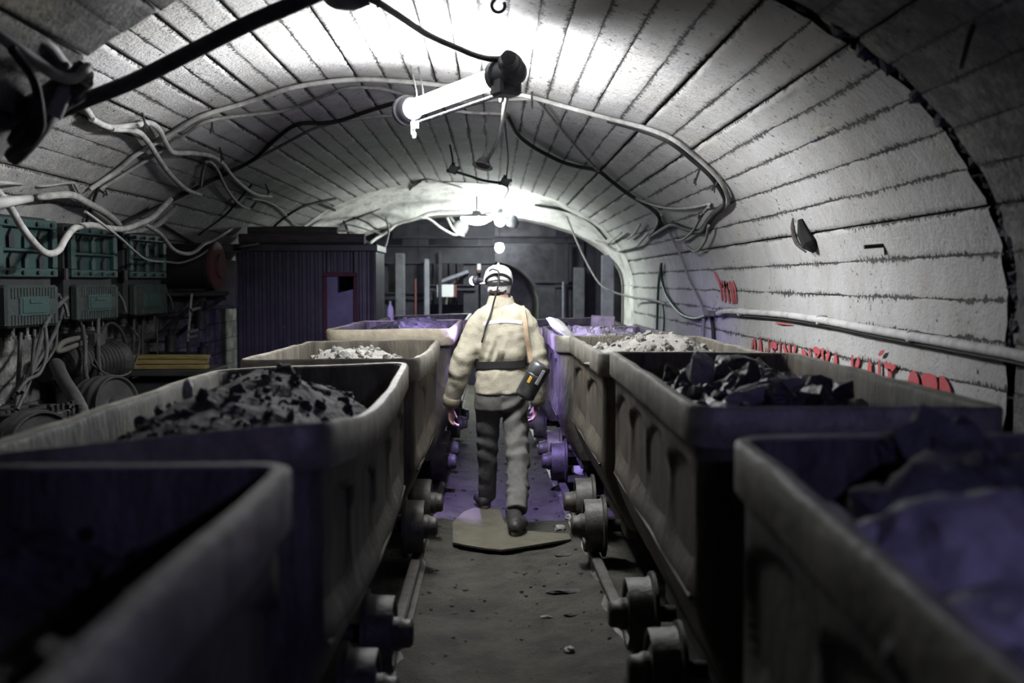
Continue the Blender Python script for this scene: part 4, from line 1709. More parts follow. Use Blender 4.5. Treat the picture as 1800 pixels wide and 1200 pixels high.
# winch-like lump under the roof at the shaft
c = P(808, 402, 17.9)
root = thing('shaft_bell', c, 'pale bell-shaped fitting hanging in the dark of the shaft', 'fitting')
mb = MB()
mb.lathe(c, (.5, -.3, .5), [(.12, -.02), (.13, .02), (.10, .10), (.05, .16), (.02, .17)], 20)
mb.build('bell', M['white_paint'], root)
mb = MB()
mb.tube([c, c + Vector((-.1, 0, .12)), c + Vector((-.22, 0, .30))], .02, 8)
mb.build('stem', M['cable_white'], root)

# bottle on the last left wagon
c = P(686, 566, 12.2)
root = thing('plastic_bottle', (c.x, c.y, W['L5'][5](-.4, .6) - .06), 'small cloudy plastic bottle standing beyond the buff wagon', 'bottle')
z = W['L5'][5](-.4, .6) - .06
mb = MB()
mb.lathe((c.x, c.y, z), (0, 0, 1), [(.03, 0), (.036, .01), (.036, .14), (.028, .17), (.013, .20), (.013, .215)], 16)
mb.build('bottle_body', M['bottle'], root)
mb = MB()
mb.cyl((c.x, c.y, z + .213), (c.x, c.y, z + .235), .016, n=12)
mb.build('cap', M['white_paint'], root)

# ------------------------------------------------------------------ lamps
A = P(722, 192, 7.32)
B = P(880, 133, 6.22)
ax = (B - A).normalized()
up = Vector((0, 0, 1))
root = thing('tube_lamp', (A + B) / 2, 'long lit fluorescent mine lamp hanging under the roof', 'lamp')
mb = MB()
mb.lathe(A + ax * .03, ax, [(.05, 0), (.055, .02), (.055, (B - A).length - .06), (.05, (B - A).length - .04)], 24)
mb.build('glass_tube', M['tube'], root)
mb = MB()
mb.lathe(A - ax * .10, ax, [(.03, 0), (.09, .005), (.098, .02), (.098, .05), (.085, .06), (.082, .11), (.07, .135)], 24)
mb.build('end_socket', M['lamp_dark'], root)
sd = ax.cross(up).normalized()
dn = sd.cross(ax).normalized()
dn = -dn if dn.z > 0 else dn
mb = MB()
mb.bbox(A + ax * .03 + dn * .09, (.012, .05, .15), Matrix((sd, ax, -dn)).transposed(), .004)
q = A + ax * .05 + dn * .17
mb.lathe(q - sd * .006, sd, [(.022, 0), (.022, .012)], 12)
mb.bbox(A + ax * .12 + dn * .12 + sd * .02, (.012, .09, .05), Matrix((sd, ax, -dn)).transposed(), .004)
mb.build('bracket', M['lamp_white'], root)
mb = MB()
mb.tube([A + ax * .06 + dn * .10, B - ax * .03 + dn * .10], .012, 8, smooth=False)
mb.build('guard_rod', M['lamp_dark'], root)
RT = Matrix((sd, ax, -dn)).transposed()
mb = MB()
mb.lathe(B - ax * .03, ax, [(.07, 0), (.092, .01), (.092, .06), (.075, .07), (.075, .19), (.06, .2)], 24)
mb.bbox(B + ax * .06 + dn * .06, (.13, .14, .12), RT, .014)
hs = mb.build('ballast_housing', M['lamp_dark'], root, 30)
mb = MB()
q = B + ax * .11 - dn * .03
mb.lathe(q, (ax - dn * .1 + sd * .6), [(.05, 0), (.062, .01), (.062, .07), (.05, .08), (.045, .12), (.04, .13), (.04, .16), (.02, .165)], 20)
mb.build('cable_gland', M['lamp_dark'], hs, 30)
mb = MB()
q = B + ax * .06 - sd * .03 - dn * .05
mb.lathe(q, (ax * .6 - sd * .2 - dn * .9), [(.04, 0), (.048, .01), (.048, .05), (.03, .06)], 18)
mb.build('cable_inlet', M['lamp_dark'], hs, 30)
mb = MB()
q = B + ax * .01 + dn * .125
mb.lathe(q - sd * .008, sd, [(.02, 0), (.02, .016)], 12)
mb.build('eye_lug', M['lamp_white'], hs, 30)
for k, (dx, dy) in enumerate(((-10, 0), (6, 4))):
    mb = MB()
    mb.tube([A + ax * (.03 + .06 * k) - dn * .06, P(735 + dx * .2 + 8 * k, 168, 7.3), onv(722 + 14 * k, 115 + dy, 0.0)], .006, 6)
    mb.build('hanger_wire', M['cable_white'], root)

# saucer lamp at the shaft mouth
c = P(838, 384, 16.4)
root = thing('saucer_lamp', c, 'bright saucer lamp under the brow at the shaft', 'lamp')
mb = MB()
mb.lathe(c + Vector((0, 0, -.09)), (0, 0, 1), [(.03, 0), (.12, .02), (.2, .06), (.23, .09), (.22, .105)], 28)
mb.build('glass', M['saucer'], root)
mb = MB()
mb.lathe(c + Vector((0, 0, .01)), (0, 0, 1), [(.225, 0), (.23, .01), (.15, .045), (.07, .06), (.06, .10)], 28)
mb.build('reflector', M['lamp_white'], root)
mb = MB()
mb.cyl(c + Vector((0, 0, .1)), c + Vector((0, 0, .32)), .012, n=8)
mb.build('stem', M['lamp_dark'], root)


def bulb(px, py, Y, r, label, drop, flip=False):
    c = P(px, py, Y)
    root = thing('bulb_lamp', c, label, 'lamp', 'bare bulbs at the shaft')
    mb = MB()
    mb.ball(c, (r, r, r * 1.15), 18, 12)
    mb.build('glass_bulb', M['bulb'], root)
    mb = MB()
    mb.cyl(c + Vector((0, 0, r * .95)), c + Vector((0, 0, r * 1.9)), r * .5, n=12)
    mb.build('holder', M['lamp_dark'], root)
    mb = MB()
    mb.cyl(c + Vector((0, 0, r * 1.9)), c + Vector((0, 0, drop)), .008, n=6)
    mb.build('flex', M['lamp_dark'], root)


bulb(879, 386, 17.0, .085, 'bright bulb just right of the saucer lamp', .2)
bulb(878, 435, 20.0, .075, 'round bare bulb lower down in the shaft chamber', 1.1)
c = P(899, 388, 17.0)
root = thing('bulkhead_lamp', c, 'dark fitting hanging beside the bright bulb', 'fitting')
mb = MB()
mb.lathe(c + Vector((0, 0, -.1)), (.3, -.3, 1), [(.03, 0), (.08, .02), (.09, .10), (.06, .15), (.03, .19)], 18)
mb.build('shell', M['lamp_dark'], root)
mb = MB()
mb.tube([c + Vector((.02, 0, .05)), c + Vector((.03, .0, .22))], .01, 6, smooth=False)
mb.build('flex', M['lamp_dark'], root)

# hanging loudspeaker-like bell and two junction boxes under the crown
c = P(848, 293, 10.6)
root = thing('bell_lamp', c, 'small grey bell shade hanging from a taped cable', 'lamp shade')
mb = MB()
axb = Vector((-.25, -.3, -1)).normalized()
mb.lathe(c - axb * .09, axb, [(.02, -.06), (.025, 0), (.05, .02), (.07, .06), (.10, .085), (.095, .09), (.06, .07)], 22)
mb.build('shade', M['cable_grey'], root)
mb = MB()
mb.lathe(c - axb * .02, axb, [(.05, -.01), (.062, 0), (.062, .012), (.04, .014)], 18)
mb.build('grille', M['lamp_dark'], root)
for px, py, s, lab in ((797, 298, .05, 'left dark junction box hanging under the crown'), (888, 320, .05, 'right dark junction box hanging above the saucer lamp')):
    c = P(px, py, 12.2)
    root = thing('cable_junction', c, lab, 'electrical box', 'junction boxes under the crown')
    mb = MB()
    mb.bbox(c, (s * 1.9, s * 1.6, s * 1.7), Matrix.Rotation(.4, 3, 'Y'), .01)
    mb.build('box', M['lamp_dark'], root)
    for d in ((1, 0, .3), (-1, 0, -.2), (0, 0, 1)):
        mb = MB()
        d = Vector(d).normalized()
        mb.cyl(c + d * s * .7, c + d * s * 1.5, s * .4, n=10)
        mb.build('gland', M['lamp_dark'], root)

# ------------------------------------------------------------------ cables on the lining
def cable(pts, r, col, label, off=0.03, name='cable', grp=None):
    q = []
    for p in pts:
        if len(p) == 3:
            q.append(P(*p))
        else:
            q.append(onv(p[0], p[1], max(off, r + .012)))
    mb = MB()
    mb.tube(q, r, 8)
    return tag(mb.build(name, M[col] if col in M else M['cable_' + col], None, 60), label, 'cable', grp)


cable([(152, 328), (200, 295), (233, 267), (290, 233), (353, 197), (433, 173), (500, 150), (567, 137), (633, 132), (700, 135), (780, 143), (860, 155), (900, 158), (933, 163), (983, 177), (1067, 200), (1133, 217), (1183, 237), (1225, 268), (1260, 300), (1278, 325), (1284, 350), (1266, 368)], .018, 'white', 'pale cable following the whole arch above the tube lamp')
cable([(167, 330), (220, 297), (273, 263), (320, 232), (360, 207), (417, 197), (500, 187), (567, 163), (610, 148), (667, 148), (727, 163), (800, 172), (880, 168), (930, 166)], .014, 'grey', 'thinner grey cable just below the long arch cable')
cable([(1070, 203), (1130, 220), (1178, 240), (1220, 272), (1252, 300), (1274, 330), (1280, 352), (1262, 370), (1252, 382), (1244, 398), (1233, 403), (1208, 397), (1187, 390), (1167, 400), (1147, 413)], .022, 'dark', 'bundle of dark cables bending round the right haunch')
cable([(170, 420), (213, 387), (260, 366), (300, 347), (347, 323), (400, 297), (447, 273), (483, 240), (520, 213), (567, 210), (600, 205), (643, 190), (700, 173), (740, 168)], .018, 'dark', 'dark cable climbing from the green boxes to the crown')
cable([(250, 400), (300, 350), (347, 326), (400, 300), (447, 275), (500, 247), (550, 221), (600, 207), (650, 200), (703, 195), (760, 185)], .014, 'grey', 'grey cable running beside the dark climbing one')
cable([(133, 163), (150, 185), (167, 212), (175, 216)], .02, 'white', 'short pale hose end by the thick black cable')
cable([(155, 195), (187, 210), (233, 207), (260, 203), (277, 217), (287, 240), (300, 257), (333, 258), (367, 263), (387, 277), (410, 307), (443, 333), (473, 338)], .02, 'white', 'pale hose stepping down the left haunch to a wire tie', .05)
cable([(190, 211), (233, 215), (253, 233), (273, 267), (293, 297), (320, 323), (345, 333)], .02, 'white', 'pale hose hanging in a long bow on the left haunch', .06)
cable([(347, 318), (352, 290), (362, 273), (377, 287), (393, 323), (413, 350), (433, 360), (446, 348)], .014, 'grey', 'grey cable loop with a peaked top on the left vault', .05)
cable([(-20, 322), (27, 338), (60, 333), (107, 330), (133, 343), (167, 363), (190, 383), (203, 402), (230, 398), (268, 383), (300, 352)], .026, 'white', 'thick pale hose crossing above the green boxes', .08)
cable([(-10, 330, 6.4), (17, 363, 6.5), (37, 397, 6.6), (55, 421, 6.7), (73, 440, 6.8), (88, 446, 6.9), (103, 440, 7.0), (114, 421, 7.1), (128, 403, 7.3), (143, 397, 7.5), (165, 396, 7.8), (191, 401, 8.1), (220, 402, 8.4), (247, 392, 8.7), (268, 382, 9.0), (300, 350, 9.4)], .022, 'white', 'pale hose sagging in front of the nearest green box')
cable([(255, 394, 8.9), (282, 412, 9.3), (304, 438, 9.7), (326, 446, 10.1), (343, 442, 10.5), (358, 429, 10.8), (371, 424, 11.0), (391, 412, 11.2), (406, 402, 11.5)], .018, 'grey', 'grey hose sagging left of the red capped cylinder')
cable([(150, 372, 7.2), (183, 396, 7.6), (211, 418, 8.1), (235, 440, 8.7), (253, 454, 9.2), (271, 459, 9.6), (293, 460, 10.0), (315, 462, 10.3), (337, 456, 10.6), (358, 445, 10.8), (371, 434, 11.0)], .010, 'grey', 'thin grey wire strung across the two farther green boxes')
cable([(-20, 305), (27, 318), (70, 322), (118, 316), (128, 325), (150, 372)], .009, 'grey', 'thin wire above the thick pale hose on the left')
cable([(275, 385), (310, 408), (335, 425), (352, 427)], .014, 'dark', 'dark hose above the sagging grey one by the cabin')
cable([(145, 388), (165, 330), (170, 322)], .012, 'black', 'black wire climbing behind the first green box')
cable([(345, 410), (375, 388), (395, 372), (410, 355), (440, 320)], .012, 'dark', 'dark wire rising to the right of the red capped cylinder')

# thick foreground cable and the clump at the broken edge
mb = MB()
mb.tube([P(55, 218, 4.5), P(133, 183, 4.42), P(233, 143, 4.35), P(333, 93, 4.25), P(433, 43, 4.15), P(533, 0, 4.05), P(640, -50, 3.95)], .030, 12)
tag(mb.build('thick_cable', M['cable_black'], None), 'thick black power cable slanting across the upper left', 'cable')
cable([(-20, 30, 3.85), (33, 50, 3.95), (83, 77, 4.1), (107, 107, 4.25), (122, 125, 4.35)], .022, 'grey', 'upper grey hose on the dark near roof, out of focus')
cable([(-20, 50, 3.7), (33, 87, 3.8), (67, 110, 3.9), (100, 133, 4.0), (133, 137, 4.1), (153, 118, 4.2)], .020, 'grey', 'sagging grey hose at the broken roof edge')
cable([(20, 85, 3.7), (40, 110, 3.75), (60, 143, 3.8), (70, 187, 3.85), (72, 220, 3.9), (60, 243, 3.9), (38, 258, 3.95)], .016, 'dark', 'dark hose hanging from the broken roof edge')
root = thing('cable_clump', P(70, 250, 4.2), 'black clump of coiled cable under the broken roof edge', 'cable bundle')
for k in range(7):
    mb = MB()
    a = k * .8
    pts = []
    for j in range(13):
        t = j / 12
        bx_ = 145 - 120 * t + 8 * math.sin(a + 5 * t)
        by_ = 135 + 110 * t + 16 * math.sin(a * 2 + 4 * t) + (k - 3) * 6
        pts.append(P(bx_, by_, 4.25 + .05 * math.cos(a + t * 6)))
    mb.tube(pts, .034, 8)
    mb.build('loop', M['cable_black'], root, 60)
mb = MB()
mb.tube([P(95, 205, 4.18), P(105, 180, 4.18), P(120, 150, 4.2)], .03, 8)
mb.build('frayed_end', M['cable_grey'], root, 60)

# centre
q0 = B + ax * .08 - sd * .04 - dn * .08
mb = MB()
mb.tube([P(600, -18, 5.4), P(655, 0, 5.5), P(700, 27, 5.65), P(750, 60, 5.85), P(800, 83, 6.0), P(850, 102, 6.12), q0], .017, 10)
tag(mb.build('cable', M['cable_black'], None), 'black supply cable hanging down to the tube lamp', 'cable')
root = thing('roof_bracket', onv(612, 2, .06), 'black bundled bracket at the top edge above the lamp', 'bracket')
mb = MB()
mb.tube([P(575, -8, 5.45), P(590, 0, 5.45), P(620, 4, 5.5), P(648, -2, 5.5)], [.03, .04, .042, .03], 10)
mb.build('bracket_bar', M['lamp_dark'], root)
mb = MB()
mb.tube([P(664, -8, 5.5), P(668, 8, 5.5), P(662, 12, 5.5)], .007, 6)
mb.build('hook', M['lamp_dark'], root)
root = thing('roof_ring', onv(876, 0, .03), 'small iron ring hanging from the crown of the roof', 'ring')
mb = MB()
c = P(876, 10, 5.62)
pts = [c + Vector((.032 * math.cos(a), 0, .032 * math.sin(a))) for a in [math.radians(120 + 30 * k) for k in range(10)]]
mb.tube(pts, .008, 8)
mb.tube([pts[0], c + Vector((-.01, 0, .05)), c + Vector((-.01, .02, .10))], .008, 8)
mb.build('ring', M['lamp_dark'], root)
cable([(787, 187), (833, 192), (883, 193)], .014, 'white', 'pale cable under the lit tube')
cable([(893, 158, 6.5), (887, 187, 7.2), (883, 217, 8.4), (877, 240, 9.2), (867, 263, 10.0), (858, 280, 10.5)], .016, 'white', 'taped pale cable dropping from the lamp to the bell shade')
cable([(890, 195), (907, 227), (933, 250), (983, 277), (1015, 287), (1050, 294), (1075, 313), (1105, 335), (1130, 350), (1155, 368), (1162, 385), (1147, 412)], .020, 'dark', 'dark double cable descending the right vault')
cable([(933, 163), (947, 172), (983, 217), (1017, 257), (1050, 293), (1083, 320), (1105, 336), (1130, 348), (1157, 357), (1183, 361), (1217, 360), (1250, 353)], .013, 'white', 'thin pale cable running straight down the right vault')
cable([(1252, 355), (1238, 375), (1225, 400), (1208, 415), (1195, 417)], .012, 'grey', 'grey cable branch below the right haunch bundle', .05)
cable([(1255, 388), (1250, 417), (1233, 437), (1215, 425)], .012, 'grey', 'hanging cable loop on the right wall', .06)
cable([(1050, 416), (1072, 422), (1083, 413), (1097, 402)], .012, 'white', 'short pale cable curl by the right brow', .06)
cable([(1067, 423), (1087, 436), (1108, 432), (1125, 427), (1137, 413), (1146, 402)], .014, 'white', 'long pale cable curl by the right brow', .06)
cable([(1107, 415), (1120, 405), (1130, 387)], .012, 'grey', 'small grey cable hook on the right haunch', .05)
cable([(1165, 373), (1180, 403), (1193, 430), (1205, 457), (1217, 492), (1236, 530), (1243, 555)], .012, 'grey', 'grey cable dropping down the right wall to the clamp')
cable([(1167, 462), (1163, 490), (1161, 519), (1159, 590), (1160, 640)], .016, 'hose_green', 'dark green hose hanging straight on the right wall')
cable([(1166, 466), (1168, 490), (1176, 519), (1199, 549), (1225, 560), (1251, 554), (1277, 547)], .018, 'hose_green', 'dark green hose bowing along to the wall pipe')
cable([(1169, 534), (1172, 560), (1170, 600), (1170, 640)], .012, 'hose_green', 'short dark hose beside the straight green one')
cable([(1243, 556), (1241, 580), (1240, 625)], .016, 'grey', 'left grey hose under the wall clamp')
cable([(1254, 556), (1259, 575), (1261, 625)], .018, 'dark', 'right dark hose under the wall clamp')
cable([(996, 380, 16.6), (1011, 417, 16.5), (1034, 466, 16.3), (1060, 504, 16.0), (1105, 521, 15.6), (1142, 526, 14.2), (1169, 534, 13.0)], .014, 'grey', 'grey cable sagging from the brow to the right wall')
# around the brow
cable([(560, 402), (610, 385), (667, 363), (713, 337), (737, 313), (777, 317), (833, 331), (887, 338), (933, 347), (983, 367)], .013, 'black', 'black cable arching under the brow of the far vault')
cable([(802, 302, 12.2), (825, 309, 12.2), (850, 317, 12.2), (882, 322, 12.2)], .014, 'black', 'black cable strung between the two junction boxes')
cable([(890, 326, 12.2), (893, 335, 13.0), (883, 353, 14.5), (873, 370, 16.0), (850, 376, 16.4)], .012, 'black', 'black flex from the right junction box to the saucer lamp')
cable([(797, 292, 12.2), (795, 275, 12.0), (791, 255, 11.8)], .010, 'dark', 'flex holding the left junction box')
cable([(890, 314, 12.2), (893, 280, 11.0), (890, 240, 9.5), (886, 205, 8.3)], .007, 'dark', 'thin flex holding the right junction box')
cable([(820, 371, 16.9), (760, 373, 16.9), (732, 384, 16.9), (698, 394, 16.9), (684, 405, 16.8), (660, 420, 16.6), (650, 428, 15.0)], .022, 'white', 'pale cable along the left edge of the brow')
cable([(740, 382, 16.9), (755, 385, 17.0), (775, 400, 17.1), (797, 412, 17.2), (806, 412, 17.3)], .018, 'white', 'pale cable hanging off the brow into the shaft')
cable([(786, 382, 17.2), (795, 400, 17.3), (806, 411, 17.4), (815, 414, 17.5)], .02, 'white', 'short white hose beside the bell fitting')
cable([(678, 378), (683, 403, 15.5), (680, 424, 15.0), (673, 444, 14.5), (668, 452, 14.2)], .014, 'grey', 'grey cable dropping to the cabin corner')
cable([(556, 392), (571, 406), (600, 402), (625, 407), (641, 419), (650, 430, 14.2), (650, 440, 13.6)], .018, 'grey', 'grey cable bowing over the logs to the cabin roof')
cable([(516, 414), (550, 389), (579, 374), (618, 366), (662, 361), (689, 350), (717, 330), (739, 315)], .014, 'dark', 'dark cable rising from the logs to the far crown')
cable([(530, 405), (560, 385), (582, 371), (618, 364), (655, 372), (690, 392)], .014, 'grey', 'grey cable arching over the cabin roof')
cable([(561, 352), (591, 368), (605, 389), (612, 408), (618, 418)], .018, 'dark', 'dark cable crossing down behind the logs')
cable([(462, 412), (490, 385), (525, 362), (560, 352), (590, 345)], .016, 'dark', 'dark cable along the haunch left of the cabin')
cable([(580, 388), (615, 392), (645, 400), (672, 408)], .012, 'grey', 'thin grey cable above the cabin window')
cable([(610, 375), (640, 385), (660, 398), (676, 400)], .012, 'dark', 'thin dark cable near the far left haunch')
cable([(440, 345), (465, 350), (488, 362), (505, 380), (520, 395)], .010, 'grey', 'thin wire below the tie on the left vault')
cable([(983, 367, 16.9), (940, 360, 17.0), (1000, 372, 16.9), (1040, 392, 16.8), (1066, 420, 16.6)], .018, 'dark', 'dark cable along the right edge of the brow')
cable([(400, 436), (420, 434, 12.7), (445, 430, 12.7), (455, 428, 12.8)], .012, 'grey', 'pale wire lying on the left end of the cabin roof')

# wire ties and pegs
for px, py, lab in ((466, 322, 'wire tie holding the pale hose on the left vault'), (1266, 310, 'iron peg holding the right haunch bundle'), (1244, 366, 'wire tie at the bend of the right bundle'), (1230, 297, 'small iron peg above the right bundle'), (372, 205, 'iron clip on the left arch cables'), (935, 160, 'iron clip where the pale cables part'), (250, 197, 'wire tie above the stepped pale hose'), (165, 325, 'iron clip at the foot of the arch cable'), (386, 258, 'wire tie on the stepped pale hose')):
    p = onv(px, py, .005)
    p2 = onv(px, py, .11)
    root = thing('cable_clip', p, lab, 'clip')
    mb = MB()
    mb.tube([p, p2], .008, 6, smooth=False)
    mb.build('pin', M['dark'], root)
    mb = MB()
    q = p2
    mb.tube([q + Vector((0, .03, 0)), q + Vector((0, .0, .03)), q + Vector((0, -.04, .015)), q + Vector((0.0, -.05, -.02))], .006, 6)
    mb.build('wire', M['dark'], root)

# ------------------------------------------------------------------ right wall furniture
root = thing('wall_pipe', (XR - .05, 7, 1.38), 'whitewashed pipe running along the right wall', 'pipe')
mb = MB()
pts = []
for px, py in ((1262, 551), (1276, 547), (1300, 548), (1368, 552), (1440, 562), (1504, 574), (1600, 591), (1680, 605), (1772, 621), (1850, 636)):
    p = PX(px, py, XR - .045)
    pts.append(p)
pts.append(Vector((XR - .045, 2.0, pts[-1].z - .03)))
mb.tube(pts, .023, 12)
mb.build('pipe', M['limewash'], root, 60)
mb = MB()
mb.tube([p + Vector((.012, 0, -.032)) for p in pts], .006, 8)
mb.build('earth_strap', M['cable_black'], root, 60)
for k in (2, 4, 6):
    mb = MB()
    mb.bbox(pts[k] + Vector((.012, 0, 0)), (.06, .03, .06), None, .006)
    mb.build('clamp', M['limewash'], root)
# clamp with hoses
p = PX(1248, 551, XR - .06)
mb = MB()
mb.bbox(p, (.08, .24, .05), None, .01)
tag(mb.build('pipe_clamp', M['cable_dark'], None), 'dark clamp gathering hoses on the right wall', 'clamp')

# wooden wedge in a broken hole
root = thing('wood_wedge', onv(1423, 410, .02), 'black splintered timber wedge in the right wall', 'wedge')
mb = MB()
a, b = onv(1412, 382, .02), onv(1440, 440, .03)
c1, c2 = onv(1406, 392, .05), onv(1428, 436, .05)
mb.tube([a, onv(1422, 405, .03), onv(1434, 425, .035), b], [.018, .045, .055, .015], 7)
mb.build('wedge_block', M['backing_black'], root, 20)
mb = MB()
mb.tube([onv(1401, 378, .03), onv(1408, 392, .06), onv(1420, 418, .075), onv(1433, 438, .06)], [.005, .014, .016, .006], 6)
mb.build('splinter', M['timber'], root, 20)
# bracket, hook
root = thing('wall_peg', onv(1545, 433, .01), 'bent iron peg sticking out of the right wall', 'peg')
mb = MB()
a = onv(1553, 432, -.01)
b = a + Vector((-.14, .0, .0))
b = onv(1553, 432, .0) + (P(1530, 434, 5.9) - P(1553, 432, 5.9)) * 1.0 + Vector((-.03, 0, 0))
mb.tube([b, a], .011, 6, smooth=False)
mb.tube([a, onv(1560, 447, .012)], [.010, .005], 6, smooth=False)
mb.build('bar', M['dark'], root)
root = thing('wall_hook', onv(1708, 45, .01), 'dark iron hook high on the near right roof', 'hook')
mb = MB()
a = onv(1712, 42, .0)
mb.tube([a, onv(1712, 44, .05), onv(1707, 70, .07), onv(1702, 88, .06), onv(1697, 90, .05)], .010, 8)
mb.build('hook_rod', M['dark'], root)

# rock seam bursting from the ring joint on the right
mb = MB()
rm = random.Random(8)
for k in range(90):
    t = rm.random()
    pts = [(1395, 18), (1460, 52), (1525, 95), (1590, 155), (1640, 205), (1690, 265), (1722, 305), (1748, 360), (1763, 420), (1773, 500), (1776, 570), (1775, 640)]
    f = t * (len(pts) - 1)
    i = min(int(f), len(pts) - 2)
    x = pts[i][0] + (pts[i + 1][0] - pts[i][0]) * (f - i)
    y = pts[i][1] + (pts[i + 1][1] - pts[i][1]) * (f - i)
    p = onv(x, y, -.022)
    p.y = Y1 + rm.gauss(0, .03)
    g_ = .012 + .03 * rm.random() ** 2
    mb.rock(p, (g_ * .8, g_ * 1.2, g_), k, 1, .6, Euler((rm.random() * 6, rm.random() * 6, 0)).to_matrix())
tag(mb.build('mortar_seam', M['plaster_dark'], wall_right, 20), 'dark crumbling mortar in the ring joint', kind='stuff')


# painted marks: strokes laid flat on the wall
def on_wall(px, py):
    return PX(px, py, XR - .016)


def stroke(mb, pts, w0, w1=None):
    """painted stroke: polyline of pixels, width in metres"""
    w1 = w0 if w1 is None else w1
    q = [on_wall(*p) for p in pts]
    n = len(q)
    vs = []
    for i, p in enumerate(q):
        a, b = q[max(i - 1, 0)], q[min(i + 1, n - 1)]
        t = (b - a).normalized()
        s = t.cross(Vector((1, 0, 0))).normalized()
        ww = (w0 + (w1 - w0) * i / (n - 1)) / 2
        vs += [p - s * ww, p + s * ww]
    vs += [v + Vector((.003, 0, 0)) for v in vs]
    m = 2 * n
    fs = []
    for i in range(n - 1):
        a = 2 * i
        fs.append((a, a + 1, a + 3, a + 2))
        fs.append((m + a + 2, m + a + 3, m + a + 1, m + a))
    mb.add(vs, fs)


def blob(mb, pts):
    q = [on_wall(*p) for p in pts]
    mb.poly(q, .003, (1, 0, 0))


def letter(fn, par):
    mb = MB()
    fn(mb)
    return mb.build('painted_letter', M['redpaint'], par, 0)


D = 30       # strokes run on down behind the wagons
T = .045
letter(lambda m: (stroke(m, [(1321, 600 + D), (1322, 606), (1325, 597)], T), stroke(m, [(1325, 597), (1327, 606), (1327, 600 + D)], T)), wall_right)
letter(lambda m: (stroke(m, [(1333, 602 + D), (1336, 592)], T * 1.3, T * .5), stroke(m, [(1336, 592), (1339, 602 + D)], T * .5, T * 1.3)), wall_right)
letter(lambda m: (stroke(m, [(1343, 604 + D), (1346, 612)], T, T * .4), stroke(m, [(1351, 594), (1350, 604 + D)], T * .5, T * .8)), wall_right)
letter(lambda m: (blob(m, [(1354, 601), (1361, 600), (1365, 605), (1365, 613), (1360, 616), (1355, 611)]), stroke(m, [(1360, 612), (1359, 610 + D)], T)), wall_right)
letter(lambda m: stroke(m, [(1371, 602), (1370, 612 + D)], T * .6, T), wall_right)
letter(lambda m: (stroke(m, [(1377, 606), (1383, 626), (1385, 614 + D)], T), stroke(m, [(1387, 604), (1388, 614 + D)], T)), wall_right)
letter(lambda m: stroke(m, [(1398, 608), (1395, 622), (1391, 616 + D)], T * 1.1), wall_right)
letter(lambda m: blob(m, [(1408, 620 + D), (1409, 613), (1412, 614), (1416, 619), (1418, 632), (1419, 622 + D)]), wall_right)
letter(lambda m: stroke(m, [(1422, 612), (1425, 624 + D)], T * .6, T), wall_right)
letter(lambda m: (blob(m, [(1428, 611), (1434, 609), (1440, 614), (1442, 620), (1437, 627), (1431, 620)]), stroke(m, [(1434, 622), (1435, 624 + D)], T)), wall_right)
letter(lambda m: (stroke(m, [(1445, 612), (1447, 626 + D)], T), stroke(m, [(1457, 618), (1453, 632), (1452, 628 + D)], T)), wall_right)
letter(lambda m: blob(m, [(1464, 630 + D), (1466, 628), (1469, 618), (1471, 630), (1473, 632 + D)]), wall_right)
letter(lambda m: (stroke(m, [(1498, 624), (1497, 640 + D)], T * .6, T * 1.2), stroke(m, [(1510, 631), (1505, 644), (1503, 640 + D)], T)), wall_right)
letter(lambda m: blob(m, [(1521, 646 + D), (1525, 642), (1528, 631), (1531, 640), (1534, 648 + D)]), wall_right)
letter(lambda m: (stroke(m, [(1546, 633), (1545, 642), (1546, 650 + D)], T * .5, T * 1.1), blob(m, [(1543, 623), (1548, 616), (1554, 615), (1552, 622), (1546, 626)])), wall_right)
letter(lambda m: (blob(m, [(1553, 636), (1560, 637), (1566, 640), (1573, 640), (1574, 646), (1569, 652), (1562, 652), (1555, 646)]), stroke(m, [(1563, 648), (1563, 654 + D)], T)), wall_right)
letter(lambda m: blob(m, [(1594, 664 + D), (1596, 666), (1600, 654), (1605, 651), (1611, 656), (1615, 668), (1616, 666 + D)]), wall_right)
letter(lambda m: blob(m, [(1621, 656), (1634, 656), (1645, 661), (1648, 676), (1646, 670 + D), (1626, 668 + D), (1620, 668)]), wall_right)
letter(lambda m: blob(m, [(1652, 676 + D), (1651, 660), (1657, 661), (1664, 669), (1670, 681), (1674, 684 + D)]), wall_right)
letter(lambda m: stroke(m, [(1363, 567), (1375, 569), (1390, 569)], .012, .006), wall_right)
letter(lambda m: stroke(m, [(1254, 472), (1261, 489), (1266, 504), (1269, 528)], .05, .04), wall_right)
letter(lambda m: (stroke(m, [(1268, 495), (1271, 507), (1275, 530)], .05), stroke(m, [(1273, 496), (1277, 508), (1282, 531)], .05), stroke(m, [(1269, 499), (1277, 502)], .06)), wall_right)
letter(lambda m: (stroke(m, [(1281, 496), (1284, 507), (1288, 533)], .045), stroke(m, [(1285, 496), (1288, 510), (1291, 533)], .04), stroke(m, [(1288, 496), (1292, 508), (1294, 532)], .045)), wall_right)

# ------------------------------------------------------------------ the miner
YM = 7.85
G = P(880, 926, YM)
miner = thing('person', (P(880, 690, YM).x, YM, 0), 'person in white helmet and khaki jacket walking away down the middle', 'person')


def px2(px, py, dy=0.0):
    return P(px, py, YM + dy)


